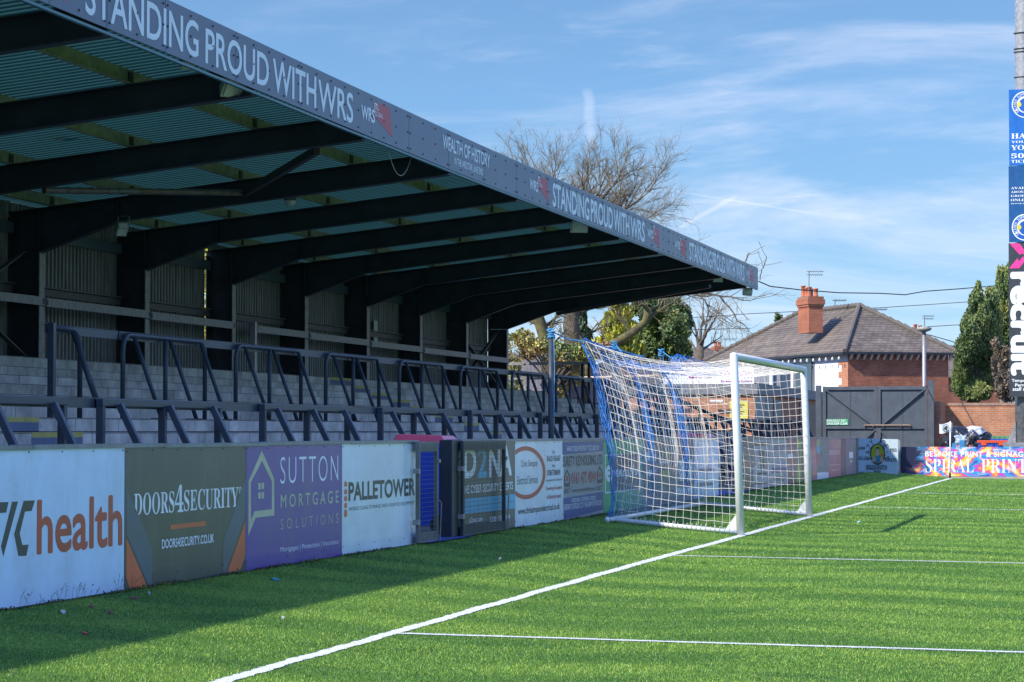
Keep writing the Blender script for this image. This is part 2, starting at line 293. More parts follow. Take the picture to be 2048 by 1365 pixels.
class Plane:
    """a flat face: p0 a point on it, r its rightward direction, up is Z; lift = how far marks stand proud"""
    def __init__(s, p0, r, lift=.004): s.p0 = Vector(p0); s.r = Vector(r).normalized(); s.u = V(0,0,1); s.n = s.r.cross(s.u); s.lift = lift
    def hit(s, x, y, k=1):
        d = ray(x, y); t = (s.p0+s.n*s.lift*k-CAM).dot(s.n)/d.dot(s.n); return CAM+d*t
    def text(s, txt, bl, tr, m, parent, bold=0, space=1.0, name='lettering', k=1, slant=0):
        a = s.hit(*bl, k); b_ = s.hit(*tr, k); w = (b_-a).dot(s.r); h = b_.z-a.z
        return bold_mesh(lambda x, y: a+s.r*(w*x+slant*h*y)+s.u*(h*y), txt, bold, space, s.n, s.lift).build(name, m, parent)
    def textz(s, txt, xl, xr, yref, z0, z1, m, parent, bold=0, space=1.0, name='lettering', k=1):
        a = s.hit(xl, yref, k); b_ = s.hit(xr, yref, k); w = (b_-a).dot(s.r)
        return bold_mesh(lambda x, y: V(a.x, a.y, z0)+s.r*(w*x)+s.u*((z1-z0)*y), txt, bold, space, s.n, s.lift).build(name, m, parent)
    def poly(s, pts, m, parent, name='printed_shape', k=1, th=.0006):
        b = MB(); pp = [s.hit(x, y, k) for x, y in pts]
        if (pp[1]-pp[0]).cross(pp[2]-pp[1]).dot(s.n) < 0: pp = pp[::-1]
        b.prism(pp, s.n*-th); return b.build(name, m, parent)
    def ring(s, outer, inner, m, parent, name='printed_outline', k=1):
        b = MB(); n = len(outer); b.add([s.hit(x, y, k) for x, y in outer+inner], [(i, (i+1)%n, (i+1)%n+n, i+n) for i in range(n)]); return b.build(name, m, parent)
def ell(cx, cy, rx, ry, n=28, a0=0, a1=360): return [(cx+rx*math.cos(math.radians(a0+(a1-a0)*i/n)), cy-ry*math.sin(math.radians(a0+(a1-a0)*i/n))) for i in range(n+(a1-a0 < 360))]
def Q(pts, ox, oy, s): return [(ox+x/s, oy+y/s) for x, y in pts]
# ================================================================ grandstand
XF, XR, XC = -11.0, -18.5, -19.12
def dz(Y): return .0066*max(0, min(42-Y, 30))
COLS = [40.65+4.88*k for k in range(-8, 8)]
stand = thing('grandstand', (XR, 40, 2.65), 'long open fronted terrace stand with dark steel frames, corrugated green roof and slate fascia', 'grandstand')
rbot = [(-18.5,4.58),(-17.0,5.10),(-15.56,5.27),(-11.05,5.77)]; rtop = [(-11.05,6.14),(-19.1,5.28)]
for y in COLS:
    b = MB(); d = dz(y)
    b.prism([(x, y-.012, z+d) for x, z in [(-19.1,4.58)]+rbot+rtop], (0, .024, 0))
    pts = [(x, z+d) for x, z in rbot]
    for (xa, za), (xb, zb) in zip(pts[:-1], pts[1:]): b.beam((xa,y,za), (xb,y,zb), .2, .022, (0,0,1))
    b.beam((-19.1,y,5.28+d), (-11.05,y,6.14+d), .2, .022, (0,0,1))
    b.box((-17.02,y-.1,5.1+d), (-17.0,y+.1,5.42+d))
    b.build('rafter', M_steel, stand)
    c = MB(); c.box((-19.05,y-.012,2.5), (-18.5,y+.012,4.578+d)); c.box((-18.5,y-.11,2.5), (-18.48,y+.11,5.34+d)); c.box((-19.07,y-.11,2.5), (-19.05,y+.11,5.2+d))
    for k in range(6): c.tube([(-18.5,y+.07,4.66+d+k*.13), (-18.455,y+.07,4.66+d+k*.13)], .014, 6); c.tube([(-18.5,y-.07,4.66+d+k*.13), (-18.455,y-.07,4.66+d+k*.13)], .014, 6)
    c.build('column', mat('column_steel', (.03,.034,.042), .5, .1, .25, 3) if 'column_steel' not in MATS else MATS['column_steel'], stand)
    if y > 20:
        f = MB(); f.box((-18.478,y-.105,2.6), (-18.465,y+.105,4.55+d)); f.build('column_front_flange', M_rail, stand)
YE0, YE1 = 0.0, 76.9
for px_ in (-18.3,-16.8,-14.8,-12.8,-11.35):
    z = 6.14+(px_+11.05)*.1068+.012; b = MB(); prev = YE0
    for y in COLS+[YE1-.1]:
        z0, z1 = z+dz(prev), z+dz(y)
        b.beam((px_, prev, z0+.1), (px_, y, z1+.1), .018, .2); b.beam((px_+.035, prev, z0+.01), (px_+.035, y, z1+.01), .07, .014); b.beam((px_-.035, prev, z0+.195), (px_-.035, y, z1+.195), .07, .014)
        prev = y
    b.build('purlin', M_purlin, stand)
    b = MB()
    for y in COLS: b.box((px_+.012, y-.07, z+dz(y)-.005), (px_+.03, y+.07, z+dz(y)+.17))
    b.build('purlin_cleat', M('rusty_cleat', (.05,.035,.03), .8), stand)
# corrugated roof sheet, ridges running down the slope
def corr(y0, y1, pitch_, depth):
    o = []; y = y0
    while y < y1:
        o += [(y, 0), (y+pitch_*.45, 0), (y+pitch_*.55, depth), (y+pitch_*.9, depth)]; y += pitch_
    return o
b = MB(); pr_ = corr(YE0, YE1, .2, .035); vs = []
for y, h in pr_:
    for x in (-19.3, -15, -11.06): vs.append((x, y, 6.14+(x+11.05)*.1068+.215+h+dz(y)))
b.add(vs, [(i*3+j, i*3+j+1, i*3+j+4, i*3+j+3) for i in range(len(pr_)-1) for j in range(2)])
ro = b.build('roof_sheet', M_roof, stand)
_t = M_roof.node_tree; _o = _t.nodes['Material Output']; _tr = _t.nodes.new('ShaderNodeBsdfTranslucent'); _tr.inputs[0].default_value = (.10,.30,.27,1); _ms = _t.nodes.new('ShaderNodeMixShader'); _ms.inputs[0].default_value = .11
_t.links.new(_t.nodes['Principled BSDF'].outputs[0], _ms.inputs[1]); _t.links.new(_tr.outputs[0], _ms.inputs[2]); _t.links.new(_ms.outputs[0], _o.inputs[0])
# rear cladding
def clad(y0, y1, z0, z1, name='cladding_sheet'):
    b = MB(); p = corr(y0, y1, .165, .05); p[-1] = (y1, p[-1][1]); p = [(min(y, y1), h) for y, h in p]; vs = []
    for y, h in p: vs += [(XC+h, y, z0), (XC+h, y, z1)]
    b.add(vs, [(2*i, 2*i+2, 2*i+3, 2*i+1) for i in range(len(p)-1)]); return b.build(name, M_clad, stand)
for i, y in enumerate(COLS[:-1]):
    a, e = y+.02, COLS[i+1]-.02
    if 45 < y < 46: e -= .16
    if 50 < y < 51: a += .1
    if y > 69: e -= .14
    clad(a, e, 2.4, 5.485+dz(y+4))
b = MB(); b.beam((XC, 0, 3.98), (XC, 74.8, 3.98), .02, .02)
b = MB()
for i, y in enumerate(COLS[:-1]):
    b.beam((-18.98, y+.1, 4.04), (-18.98, COLS[i+1]-.12, 4.04), .12, .03); b.beam((-18.99, y+.1, 3.95), (-18.99, COLS[i+1]-.12, 3.95), .03, .13)
b.build('wall_girt', M('girt_grey', (.10,.09,.085), .6, metal=.2), stand)
b = MB()
for i, y in enumerate(COLS[:-1]): b.beam((-18.98, y+.12, 4.98+dz(y)), (-18.98, COLS[i+1]-.12, 4.98+dz(y)), .05, .2)
b.build('eaves_beam', M('eaves_blue_grey', (.06,.085,.11), .5), stand)
b = MB()
for a, e in ((0, 50.3), (51.6, 74.85)):
    ys = [a]+[c for c in COLS if a+.3 < c < e-.3]+[e]
    for y0, y1 in zip(ys[:-1], ys[1:]):
        z = 3.72-.0035*max(0, (y0+y1)/2-40); b.beam((-18.42, y0+.04, z), (-18.42, y1-.04, z), .05, .15); 
        for yy in (y0+.07, y1-.07): b.box((-18.395,yy-.03,z-.05),(-18.385,yy+.03,z+.05), 1)
b.build('safety_rail', [M_rail, M_stud], stand)
MB().box((-18.5, 51.5, 2.6), (-18.38, 51.62, 3.82)).build('rail_post', M_galv, stand)
# cross braces
for y0, y1, z0, z1 in ((70.1, 74.7, 2.75, 4.55), (70.1, 74.7, 4.3, 2.75), (35.9, 40.5, 4.5, 2.75), (35.9, 40.5, 2.75, 4.6)): MB().beam((-18.75, y0, z0), (-18.75+.03*(z0>z1), y1, z1), .02, .11, (1,0,0)).build('wall_brace', M('brace_grey', (.09,.085,.085), .5, metal=.3), stand)
MB().tube([P(88,381,Y=35.9), P(496,386,Y=40.5)], .055, 12).build('roof_brace', M('rusty_tube', (.16,.17,.17), .5, metal=.4, col2=(.16,.075,.03), vscale=7), stand)
MB().beam(P(488,388,Y=40.5), P(634,301,Y=35.95), .09, .12).build('roof_brace', M('dark_rusty_brace', (.03,.022,.022), .7), stand)
MB().beam(P(1115,628,Y=74.6), P(1420,573,Y=70.2), .08, .1).build('roof_brace', M('brace_grey', (.09,.085,.085)), stand)
# fascia: flat panels with studs
zb = lambda y: 5.835+dz(y); zt = lambda y: 6.475+dz(y)
ys = [0]+[P(x, 200, X=XF).y for x in (97, 213, 330, 471, 600, 818, 897, 968, 1033, 1095, 1204, 1256, 1303, 1337, 1371, 1408, 1440, 1469, 1493)]+[YE1]
b = MB()
for y0, y1 in zip(ys[:-1], ys[1:]):
    y0 += .008; y1 -= .008
    b.add([(XF-.02,y0,zb(y0)),(XF-.02,y1,zb(y1)),(XF-.02,y1,zt(y1)),(XF-.02,y0,zt(y0)),(XF,y0,zb(y0)),(XF,y1,zb(y1)),(XF,y1,zt(y1)),(XF,y0,zt(y0))],
          [(0,3,2,1),(4,5,6,7),(0,1,5,4),(1,2,6,5),(2,3,7,6),(3,0,4,7)])
fas = b.build('fascia', M_fascia, stand)
b = MB(); b.beam((XF-.03,0,zb(0)-.02),(XF-.03,42,zb(42)-.02),.05,.03); b.beam((XF-.03,42,zb(42)-.02),(XF-.03,YE1,zb(50)-.02),.05,.03); b.build('fascia_edge', M('teal_edge_trim', (.05,.16,.19), .4), fas)
b = MB()
b.beam((XF-.04,0,zt(0)+.01),(XF-.04,42,zt(42)+.01),.07,.02); b.beam((XF-.04,42,zt(42)+.01),(XF-.04,YE1,zt(50)+.01),.07,.02); b.build('fascia_flashing', M_cap, fas)
b = MB()
for y0, y1 in zip(ys[:-1], ys[1:]):
    n = max(2, int((y1-y0)/.62)); 
    for i in range(n+1):
        y = y0+.07+(y1-y0-.14)*i/n
        for z in (.07, .32, .57):
            c = b if not (20 < y < 42.5) else MB()
            c.tube([(XF,y,zb(y)+z), (XF+.01,y,zb(y)+z)], .014, 6)
            if c is not b: c.build('fascia_fixing', M_stud, fas)
b.build('fascia_fixing', M_stud, fas)['kind'] = 'stuff'
FP = Plane((XF+.001,0,0), (0,1,0), .0015)
def ft(s, x0, x1, f0, f1, bold=0, space=1, k=1):
    y = P((x0+x1)/2, 200, X=XF).y; FP.textz(s, x0, x1, 200, zb(y)+f0*.64, zb(y)+f1*.64, M_fletter, fas, bold, space, k=k)
for w, x0, x1 in (('STANDING', 170, 396), ('PROUD', 411, 537), ('WITH', 546, 632), ('WRS', 637, 706)):
    ft(w, x0, x1, .13, .80, .012)
for w, x0, x1 in (('STANDING', 1105.5, 1178), ('PROUD', 1181.5, 1225), ('WITH', 1227.5, 1258), ('WRS', 1261, 1288.6), ('STANDING', 1378, 1422), ('PROUD', 1424, 1449), ('WITH', 1451, 1469), ('WRS', 1471, 1487.4)):
    ft(w, x0, x1, .12, .83, .022)
ft('WEALTH OF HISTORY', 886, 979.5, .49, .85, .018); ft('IN THE WRS STAR LANE END', 909, 966, .20, .38, .022)
for x0, x1, e0, e1, g1, poly in ((723,749.5,748.7,757,766,[(747.9,203),(779.5,216),(785.6,276),(749,233)]), (1059.5,1076,1075.8,1080.5,1085,[(1075,352),(1093.6,359.5),(1098,406),(1076,373.6)]),
        (1294.5,1306,1306,1309,1312,[(1305.4,455),(1317.6,460.4),(1320,498),(1306,479)]), (1349,1359.5,1359,1362,1365,[(1358,478),(1371,482.4),(1372,518.7),(1359.5,500.6)]), (1490.7,1498,1498,1500,1502,[(1497.3,537.5),(1506,541),(1507,566),(1498,556.6)]),
        (30, 94, 92, 110, 122, [(92,-62),(127,-46),(132,5),(95,-24)])):
    FP.poly(poly, M_fred, fas, 'red_emblem', k=1)
    ft('WRS', x0, x1, .36, .66, .03, k=2); ft('ETL', e0, e1, .70, .84, .03, k=2); ft('GLOBAL', e0+.8, g1, .55, .66, 0, k=2)
# ================================================================ terrace
terr = thing('terrace', (-13, 40, 0), 'stepped grey concrete block terrace under the stand roof', 'terrace')
TY0, TY1 = 0, 76.2
STEP = [(-9.3,.66),(-10.1,.85),(-10.9,1.05),(-11.7,1.24),(-12.5,1.43)]
steps = []   # front X, top z
lev = [(-9.3,.55),(-10.1,.76),(-10.9,1.0),(-11.7,1.22),(-12.5,1.415)]
fronts = [(-8.9,.52),(-9.7,.70),(-10.5,.88),(-11.2,1.06),(-11.85,1.25),(-12.5,1.605),(-13.3,1.772),(-14.12,1.935),(-14.94,2.105),(-15.76,2.27),(-16.58,2.445),(-17.4,2.655)]
fronts[4] = (-11.7,1.43)
fronts[3] = (-11.0,1.24); fronts[2] = (-10.3,1.05); fronts[1] = (-9.6,.85)
for i, (x, z) in enumerate(fronts):
    xb = fronts[i+1][0] if i+1 < len(fronts) else -19.3; z0 = fronts[i-1][1]-.02 if i else 0
    b = MB(); j = random.uniform(0, .5)
    b.box((xb-.02, TY0, z0), (x, TY1, z), 0)
    b.m[-5] = 1
    if i: b.box((x-.01, TY0, fronts[i-1][1]), (x+.004, TY1, fronts[i-1][1]+.014), 2)  # dark-coloured strips paint in the shadow line along each step joint
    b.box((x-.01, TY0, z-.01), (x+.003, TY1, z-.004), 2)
    b.build('step', [M_conc, M_tread, M('step_joint_shade', (.05,.045,.04), .9)], terr)
M_yel = M('worn_yellow_paint', (.42,.36,.08), .8, grime=((.2,.19,.15), .6, 14)); M_bluep = M('worn_blue_grey_paint', (.11,.13,.19), .8, grime=((.2,.19,.18), .6, 8))
def mark(i, x0, x1):
    x, z = fronts[i]; y0 = P(x0, 830, X=x).y; y1 = P(x1, 830, X=x).y
    zl = fronts[i-1][1]
    b = MB(); b.box((x-.01, y0, z-.055), (x+.005, y1, z+.004)); b.box((x-.25, y0, z-.02), (x+.0, y1, z+.004)); b.build('step_edge_marking', M_yel, terr)
    MB().box((x-.01, y0, zl+.004), (x+.004, y1, z-.056)).build('painted_step_face', M_bluep, terr)
for i, x0, x1 in ((5,12,77), (4,63,165), (3,138,231), (11,660,702), (10,702,741), (9,743,781), (8,786,820), (6,870,905), (5,928,958), (4,977,1003), (7,824,860)): mark(i, x0, x1)
b = MB(); b.box((-19.6, TY1, 0), (-8.9, TY1+.2, .5))
for i, (x, z) in enumerate(fronts):
    xb = fronts[i+1][0] if i+1 < len(fronts) else -19.3; b.box((xb, TY1+.004, .5), (x+.03, TY1+.22, z+.04))
b.build('end_wall', brick_mat('brown_end_wall', (.25,.17,.12), (.33,.22,.15), (.16,.14,.12), axis='x'), terr)
# low walkway floor between the hoarding and the first step
strip_sheet('walkway', [-8.92, -7.66], [0, 76.4], mat('walkway_concrete', (.2,.19,.18), .9, 0, .2, 2), .012)
# end-of-terrace handrail: level then down the steps, in the plane of the terrace end
he = thing('handrail', (-17.5, 76.1, 2.65), 'black and galvanised handrail stepping down the far end of the terrace', 'handrail')
a1, a2, a3 = P(1013,728,Y=76.1), P(1178,727,Y=76.1), P(1552,882,Y=76.1)
b1, b2, b3 = P(1013,758,Y=76.1), P(1180,757,Y=76.1), P(1500,893,Y=76.1)
MB().beam(a1, a2, .08, .09).build('top_rail', M_galv, he); MB().beam(b1, b2, .05, .06).build('lower_rail', M_galv, he)
MB().beam(a2, a3, .07, .12).build('top_rail', M_steel, he); MB().beam(b2, b3, .06, .09).build('lower_rail', M_steel, he)
for x, y0, y1 in ((1050,728,790),(1107,728,800),(1165,728,815),(1178,728,830),(1250,757,850),(1330,790,870),(1400,818,880),(1470,848,886)):
    p = P(x,y0,Y=76.1); q = P(x,y1,Y=76.1); MB().beam((p.x,76.1,p.z), (p.x,76.1,q.z-.2), .08, .08).build('post', M_steel if x > 1150 else M_galv, he)
# ================================================================ crush barriers
def barrier_lower():
    t = thing('crush_barrier', (-9, 0, .52), 'x', 'crush barrier', 'square section barriers at the front of the terrace'); zt_ = 1.74
    MB().box((-9.035,0,zt_-.068), (-8.965,3.1,zt_)).build('top_rail', M_barrier, t, bevel=.006)
    for y in (0, 1.5, 3.02): MB().box((-9.035,y,.5), (-8.965,y+.066,zt_-.07)).build('leg', M_barrier, t, bevel=.006)
    for y in (.35, 1.58, 2.75): MB().beam((-8.95,y,zt_-.05), (-8.35,y,.5), .062, .062, (1,0,0)).build('brace', M_barrier, t, bevel=.006)
    MB().box((-9.07,.0,zt_-.085), (-9.045,4.36,zt_-.002)).box((-9.1,.0,zt_), (-9.04,4.36,zt_+.008)).build('link_rail', M_barrier, t)
    return t
def barrier_upper():
    t = thing('crush_barrier', (-13, 0, 1.6), 'x', 'crush barrier', 'round tube barriers half way up the terrace'); zt_ = 2.77; r = .033
    pts = [(-13,0,1.58),(-13,0,zt_-.25)]+[(-13,.22-.22*math.cos(a),zt_-.25+.22*math.sin(a)) for a in (.4,.8,1.2,1.57)]+[(-13,2.85+.22*math.sin(a),zt_-.25+.22*math.cos(a)) for a in (0,.4,.8,1.2)]+[(-13,3.07,zt_-.25),(-13,3.07,1.58)]
    MB().tube(pts, r, 10).build('hoop', M_barrier, t, smooth=True)
    MB().tube([(-13,1.53,1.58),(-13,1.53,zt_-.06)], r, 10).build('leg', M_barrier, t, smooth=True)
    for y in (.3, 1.6, 2.8):
        q = MB().tube([(-12.96,y,zt_-.06),(-12.56,y,1.6)], r*.9, 10).build('brace', M_barrier, t, smooth=True)
        MB().box((-12.66,y-.16,1.6), (-12.5,y+.06,1.62)).build('foot_plate', M('rusty_foot', (.06,.04,.03), .9), q)
    MB().box((-13.08,.0,zt_-.1), (-13.055,4.36,zt_+.0)).box((-13.1,.0,zt_+.002), (-13.05,4.36,zt_+.012)).build('link_rail', M_barrier, t)
    return t
ord_ = ['leftmost','second from the left','third from the left','fourth from the left','fifth from the left','sixth from the left','seventh from the left','eighth from the left','ninth from the left','tenth from the left','eleventh from the left','twelfth from the left','thirteenth from the left','fourteenth from the left']
bl = barrier_lower(); ylow = [17.2]+[21.06+4.38*k for k in range(12)]
for i, y in enumerate(ylow):
    o = bl if i == 0 else copy_tree(bl); o.location.y = y
    if i == 0: o['group'] = 'square section barriers at the front of the terrace'
    o['label'] = f'square section crush barrier above the hoardings, {ord_[i]} in the front row'
bu = barrier_upper(); yup = [31.2+4.37*k for k in range(10)]
for i, y in enumerate(yup):
    o = bu if i == 0 else copy_tree(bu); o.location.y = y
    o['label'] = f'curved tube crush barrier, {ord_[i]} of the full ones in the upper row'
t = thing('crush_barrier', (-13, 28.93, 1.6), 'short barrier of one square post and one curved tube, left end of the upper row', 'crush barrier')
MB().box((-13.04,28.88,1.58), (-12.96,28.96,2.8)).build('leg', M_barrier, t)
MB().tube([(-13,28.98,2.74),(-13,29.55,2.74),(-13,29.7,2.68),(-13,29.79,2.5),(-13,29.79,1.58)], .034, 10).build('hoop', M_barrier, t, smooth=True)
MB().tube([(-12.96,29.5,2.7),(-12.56,29.5,1.6)], .04, 10).build('brace', M_barrier, t, smooth=True)
MB().box((-13.08,28.88,2.67), (-13.055,31.15,2.77)).box((-13.1,28.88,2.772), (-13.05,31.15,2.783)).build('link_rail', M_barrier, t)
t = thing('crush_barrier', (-13, 23.6, 1.6), 'slate blue tube barrier cut off by the left edge of the photograph', 'crush barrier')
MB().tube([(-13,23.6,1.58),(-13,23.6,2.5),(-13,23.82,2.72),(-13,26.4,2.72),(-13,26.62,2.5),(-13,26.62,1.58)], .034, 10).build('hoop', M_barrier, t, smooth=True)
MB().tube([(-12.96,26.35,2.7),(-12.56,26.35,1.6)], .04, 10).build('brace', M_barrier, t, smooth=True)
# ================================================================ lamps and speakers under the roof
M_lamp = M('frosted_lamp_glass', (.55,.56,.52), .3); M_lh = M('lamp_housing', (.06,.06,.06), .5); M_cream = M('cream_housing', (.42,.44,.36), .5)
def bulkhead(x, y, Y, label):
    p = P(x, y, Y=Y); t = thing('bulkhead_lamp', p, label, 'lamp', 'round lamps under the stand roof')
    MB().lathe(p+V(0,0,.0), [(.06,.17),(.11,.1),(.12,.0),(.115,-.01)]).tube([p+V(0,0,.15), p+V(0,0,.34)], .012, 6).build('housing', M_lh, t, smooth=True)
    MB().lathe(p+V(0,0,-.11), [(.03,0),(.08,.02),(.105,.06),(.11,.1)]).build('glass', M_lamp, t, smooth=True)
bulkhead(120, 266, 35.3, 'white round bulkhead lamp below the second dark rafter from the left edge'); bulkhead(580, 400, 43.6, 'white round bulkhead lamp half hidden behind a rafter in the middle of the roof')
def flood(p, label, yawd, s=1.0, lens=(0,1)):
    t = thing('floodlight', p, label, 'floodlight', 'floodlights under the front of the roof'); d = Vector((math.cos(yawd), math.sin(yawd), -.6)).normalized(); r = d.cross(V(0,0,1)).normalized(); q = r.cross(d)
    def fr(c, w, h): return [c+r*(i*w)+q*(j*h) for i, j in ((-1,-1),(1,-1),(1,1),(-1,1))]
    b = MB(); a = fr(p-d*.12*s, .09*s, .06*s); f = fr(p+d*.04*s, .16*s, .12*s); b.add(a+f, [(3,2,1,0),(4,5,6,7),(0,1,5,4),(1,2,6,5),(2,3,7,6),(3,0,4,7)]); b.build('housing', M_cream, t)
    b = MB(); b.add(fr(p+d*.045*s, .13*s, .1*s)+fr(p+d*.055*s, .13*s, .1*s), [(3,2,1,0),(4,5,6,7),(0,1,5,4),(1,2,6,5),(2,3,7,6),(3,0,4,7)]).build('lens', M_lamp, t)
    b = MB(); b.beam(p+r*.17*s, p+r*.17*s+V(0,0,.3*s), .01, .03); b.beam(p-r*.17*s, p-r*.17*s+V(0,0,.3*s), .01, .03); b.beam(p+r*.17*s+V(0,0,.3*s), p-r*.17*s+V(0,0,.3*s), .03, .01); b.build('bracket', M_lh, t)
flood(P(468,172,X=-11.3), 'boxy cream floodlight hanging below the word PROUD on the fascia', -.6, 1.25)
flood(P(376,128,X=-11.3), 'small dark floodlight under the fascia near the word STANDING at the left', -.6, .6)
flood(P(1158,452,X=-11.35), 'pale oval floodlight under the fascia about two thirds along the roof', -1.2, 1.2)
flood(P(1436,557,X=-11.4), 'white lamp close under the fascia near the far end of the roof', -1.3, .9)
flood(P(247,452,Y=40.0), 'upper lamp of the pale pair fixed below the rafter at the left column', -1.2, .55); flood(P(243,464,Y=40.0), 'lower lamp of the pale pair fixed below the rafter at the left column', -.8, .6)
p = P(1495,583,X=-11.2); t = thing('horn_speaker', p, 'grey round drum speaker hanging under the far tip of the roof', 'speaker')
MB().tube([p+V(-.12,-.05,0), p+V(.12,.05,-.03)], [.13,.12], 14).build('drum', M_cream, t); MB().tube([p+V(.1,.05,.1), p+V(.1,.05,.3)], .015, 6).build('bracket', M_lh, t)
# loose cable hanging under the fascia
a, c = P(773,287,X=-11.2), P(824,310,X=-11.2); b = MB()
b.tube([a.lerp(c, i/14)+V(0,0,-.42*(1-(2*i/14-1)**2)) for i in range(15)], .006, 5); tag(b.build('hanging_cable', M('pale_cable', (.35,.36,.33), .5)), 'thin pale cable looping down under the fascia', 'cable')
# notices
tag(MB().box((-19.0,P(747,600,X=-19).y,3.75), (-18.98,P(754,600,X=-19).y,4.32)).build('notice_sign', M('pale_green_notice', (.4,.46,.4), .5)), 'narrow pale notice on the rear cladding of the stand', 'notice')
# ================================================================ perimeter wall and advertising boards
XH = -7.6; M_pw = M('perimeter_blockwork', (.16,.15,.15), .9)
def htop(y): return 1.33-(max(0, y-40)*.0026)
pw = thing('perimeter_wall', (XH-.12, 40, .2), 'low wall with a metal cap behind the advertising boards', 'wall')
YB = {x: P(x, 950, X=XH).y for x in (-450,-200,249,492,684,836,899,920,1030,1127,1207,1284.5,1316,1349,1388,1437,1465,1480,1507,1543,1574,1593,1603,1612,1633,1658,1682,1692,1712)}
YB[-450] = 9.0
segs = [(9.0, YB[836]), (YB[920], YB[1437]), (YB[1480], 74)]
for y0, y1 in segs:
    MB().box((XH-.14, y0, 0), (XH-.03, y1, htop(y1)-.02)).build('wall', M_pw, pw)
    b = MB(); n = max(1, int((y1-y0)/2.4))
    for i in range(n):
        a, e = y0+(y1-y0)*i/n, y0+(y1-y0)*(i+1)/n; z = htop((a+e)/2)+random.uniform(-.004, .004)
        b.box((XH-.17, a+.004, z), (XH+.012, e-.004, z+.016)); b.box((XH+.012, a+.004, z-.016), (XH+.016, e-.004, z+.016))
    b.build('cap_rail', M_cap, pw)
HP = Plane((XH+.0024,0,0), (0,1,0), .0008)
def board(x0, x1, m, label, zb_=.2):
    y0, y1 = YB[x0], YB[x1]; t = thing('advertising_board', (XH, (y0+y1)/2, zb_), label, 'advertising board', 'advertising boards along the perimeter'); b = MB()
    nx = 9; nz = 6; vs = []; zt_ = htop((y0+y1)/2)-.008; s = random.random()*9
    b.box((XH-.02, y0+.004, zb_), (XH+.002, y1-.004, zt_)); b.build('panel', m, t, bevel=.002); b = MB(); k = max(2, int((y1-y0)/.55))
    for i in range(k+1):
        yy = y0+.04+(y1-y0-.08)*i/k
        for zz in (zb_+.09, zt_-.03): b.tube([(XH+.001, yy, zz+random.uniform(-.01,.01)), (XH+.005, yy, zz)], .007, 6)
    b.build('screws', M('dull_screw', (.12,.12,.12), .5), t)['kind'] = 'stuff'
    return t
c_white = M('cool_white_board', (.60,.76,.95), .3, **BOARD); c_grey = M('charcoal_board', (.062,.06,.056), .35, **BOARD); c_purple = M('purple_board', (.115,.045,.30), .35, **BOARD)
c_pal = M('hazy_blue_white_board', (.68,.78,.84), .3, var=.09, vscale=1.6, coat=.2, grime=((.80,.84,.88), .7, 1.2)); c_or = M('orange_print', (.66,.13,.04), .4); c_org = M('grey_blue_print', (.10,.125,.14), .4)
c_ink = M('dark_print', (.035,.04,.045), .4); c_wht = M('white_print', (.84,.86,.87), .4); c_cream = M('cream_print', (.52,.52,.34), .4); c_red = M('red_print', (.42,.05,.05), .4); c_hred = M('brick_red_print', (.50,.075,.035), .4)
c_cyan = M('cyan_print', (.10,.42,.62), .4); c_blue = M('royal_blue_print', (.05,.08,.26), .4); c_brn = M('grey_brown_board', (.105,.10,.092), .4, **BOARD); c_grn = M('mid_green_print', (.05,.40,.15), .4)
t = board(-450, 249, c_white, 'white board with an orange red health word and dark slanted logo at the left edge'); z = lambda p: Q(p, 0, 880, 3.792)
HP.text('health', z([(284,866)])[0], z([(925,425)])[0], c_hred, t, .018)
HP.poly(z([(180,462),(265,460),(240,540),(190,545),(150,712),(170,798),(218,795),(200,880),(140,882),(108,715)]), c_ink, t, 'logo_shape')
HP.poly(z([(92,470),(137,468),(25,888),(8,808)]), c_ink, t, 'logo_shape'); HP.poly(z([(-160,478),(65,472),(48,552),(0,556),(-60,800),(-100,860)]), c_ink, t, 'logo_shape')
t = board(249, 492, c_grey, 'charcoal board with DOORS4SECURITY in white and orange corner flashes')
HP.text(serif('DOORS'), z([(1017,578)])[0], z([(1322,388)])[0], c_wht, t); HP.text(serif('4'), z([(1326,552)])[0], z([(1392,340)])[0], c_wht, t); HP.text(serif('SECURITY'), z([(1395,545)])[0], z([(1808,355)])[0], c_wht, t)
HP.ring(z(ell(1822,382,11,27)), z(ell(1822,382,8,21)), c_wht, t); HP.text('R', z([(1817,394)])[0], z([(1827,370)])[0], c_wht, t)
HP.poly(z([(1295,645),(1560,617),(1560,652),(1295,682)]), c_or, t); HP.text('DOORS4SECURITY.CO.UK', z([(1228,826)])[0], z([(1622,714)])[0], c_wht, t, .02)
HP.poly(z([(958,372),(1060,590),(1155,830),(1153,1103),(1128,1108),(958,715)]), c_org, t); HP.poly(z([(958,745),(1115,1110),(985,1132),(958,1050)]), c_or, t)
HP.poly(z([(1864,290),(1862,570),(1712,1000),(1690,1005),(1692,765)]), c_org, t); HP.poly(z([(1862,615),(1860,880),(1822,988),(1725,1003)]), c_or, t)
t = board(492, 684, c_purple, 'purple board reading SUTTON MORTGAGE SOLUTIONS beside a cream house outline'); z = lambda p: Q(p, 470, 860, 4.7075)
HP.ring(z([(253,197),(370,462),(370,808),(195,828),(125,1000),(128,480)]), z([(253,292),(346,485),(346,748),(184,768),(150,850),(150,497)]), c_cream, t, 'house_outline')
for q in ([(220,503),(243,500),(243,560),(220,564)], [(250,499),(274,497),(274,556),(250,559)], [(220,592),(243,589),(243,648),(220,651)], [(250,588),(274,585),(274,645),(250,648)]): HP.poly(z(q), c_cream, t, 'window_emblem')
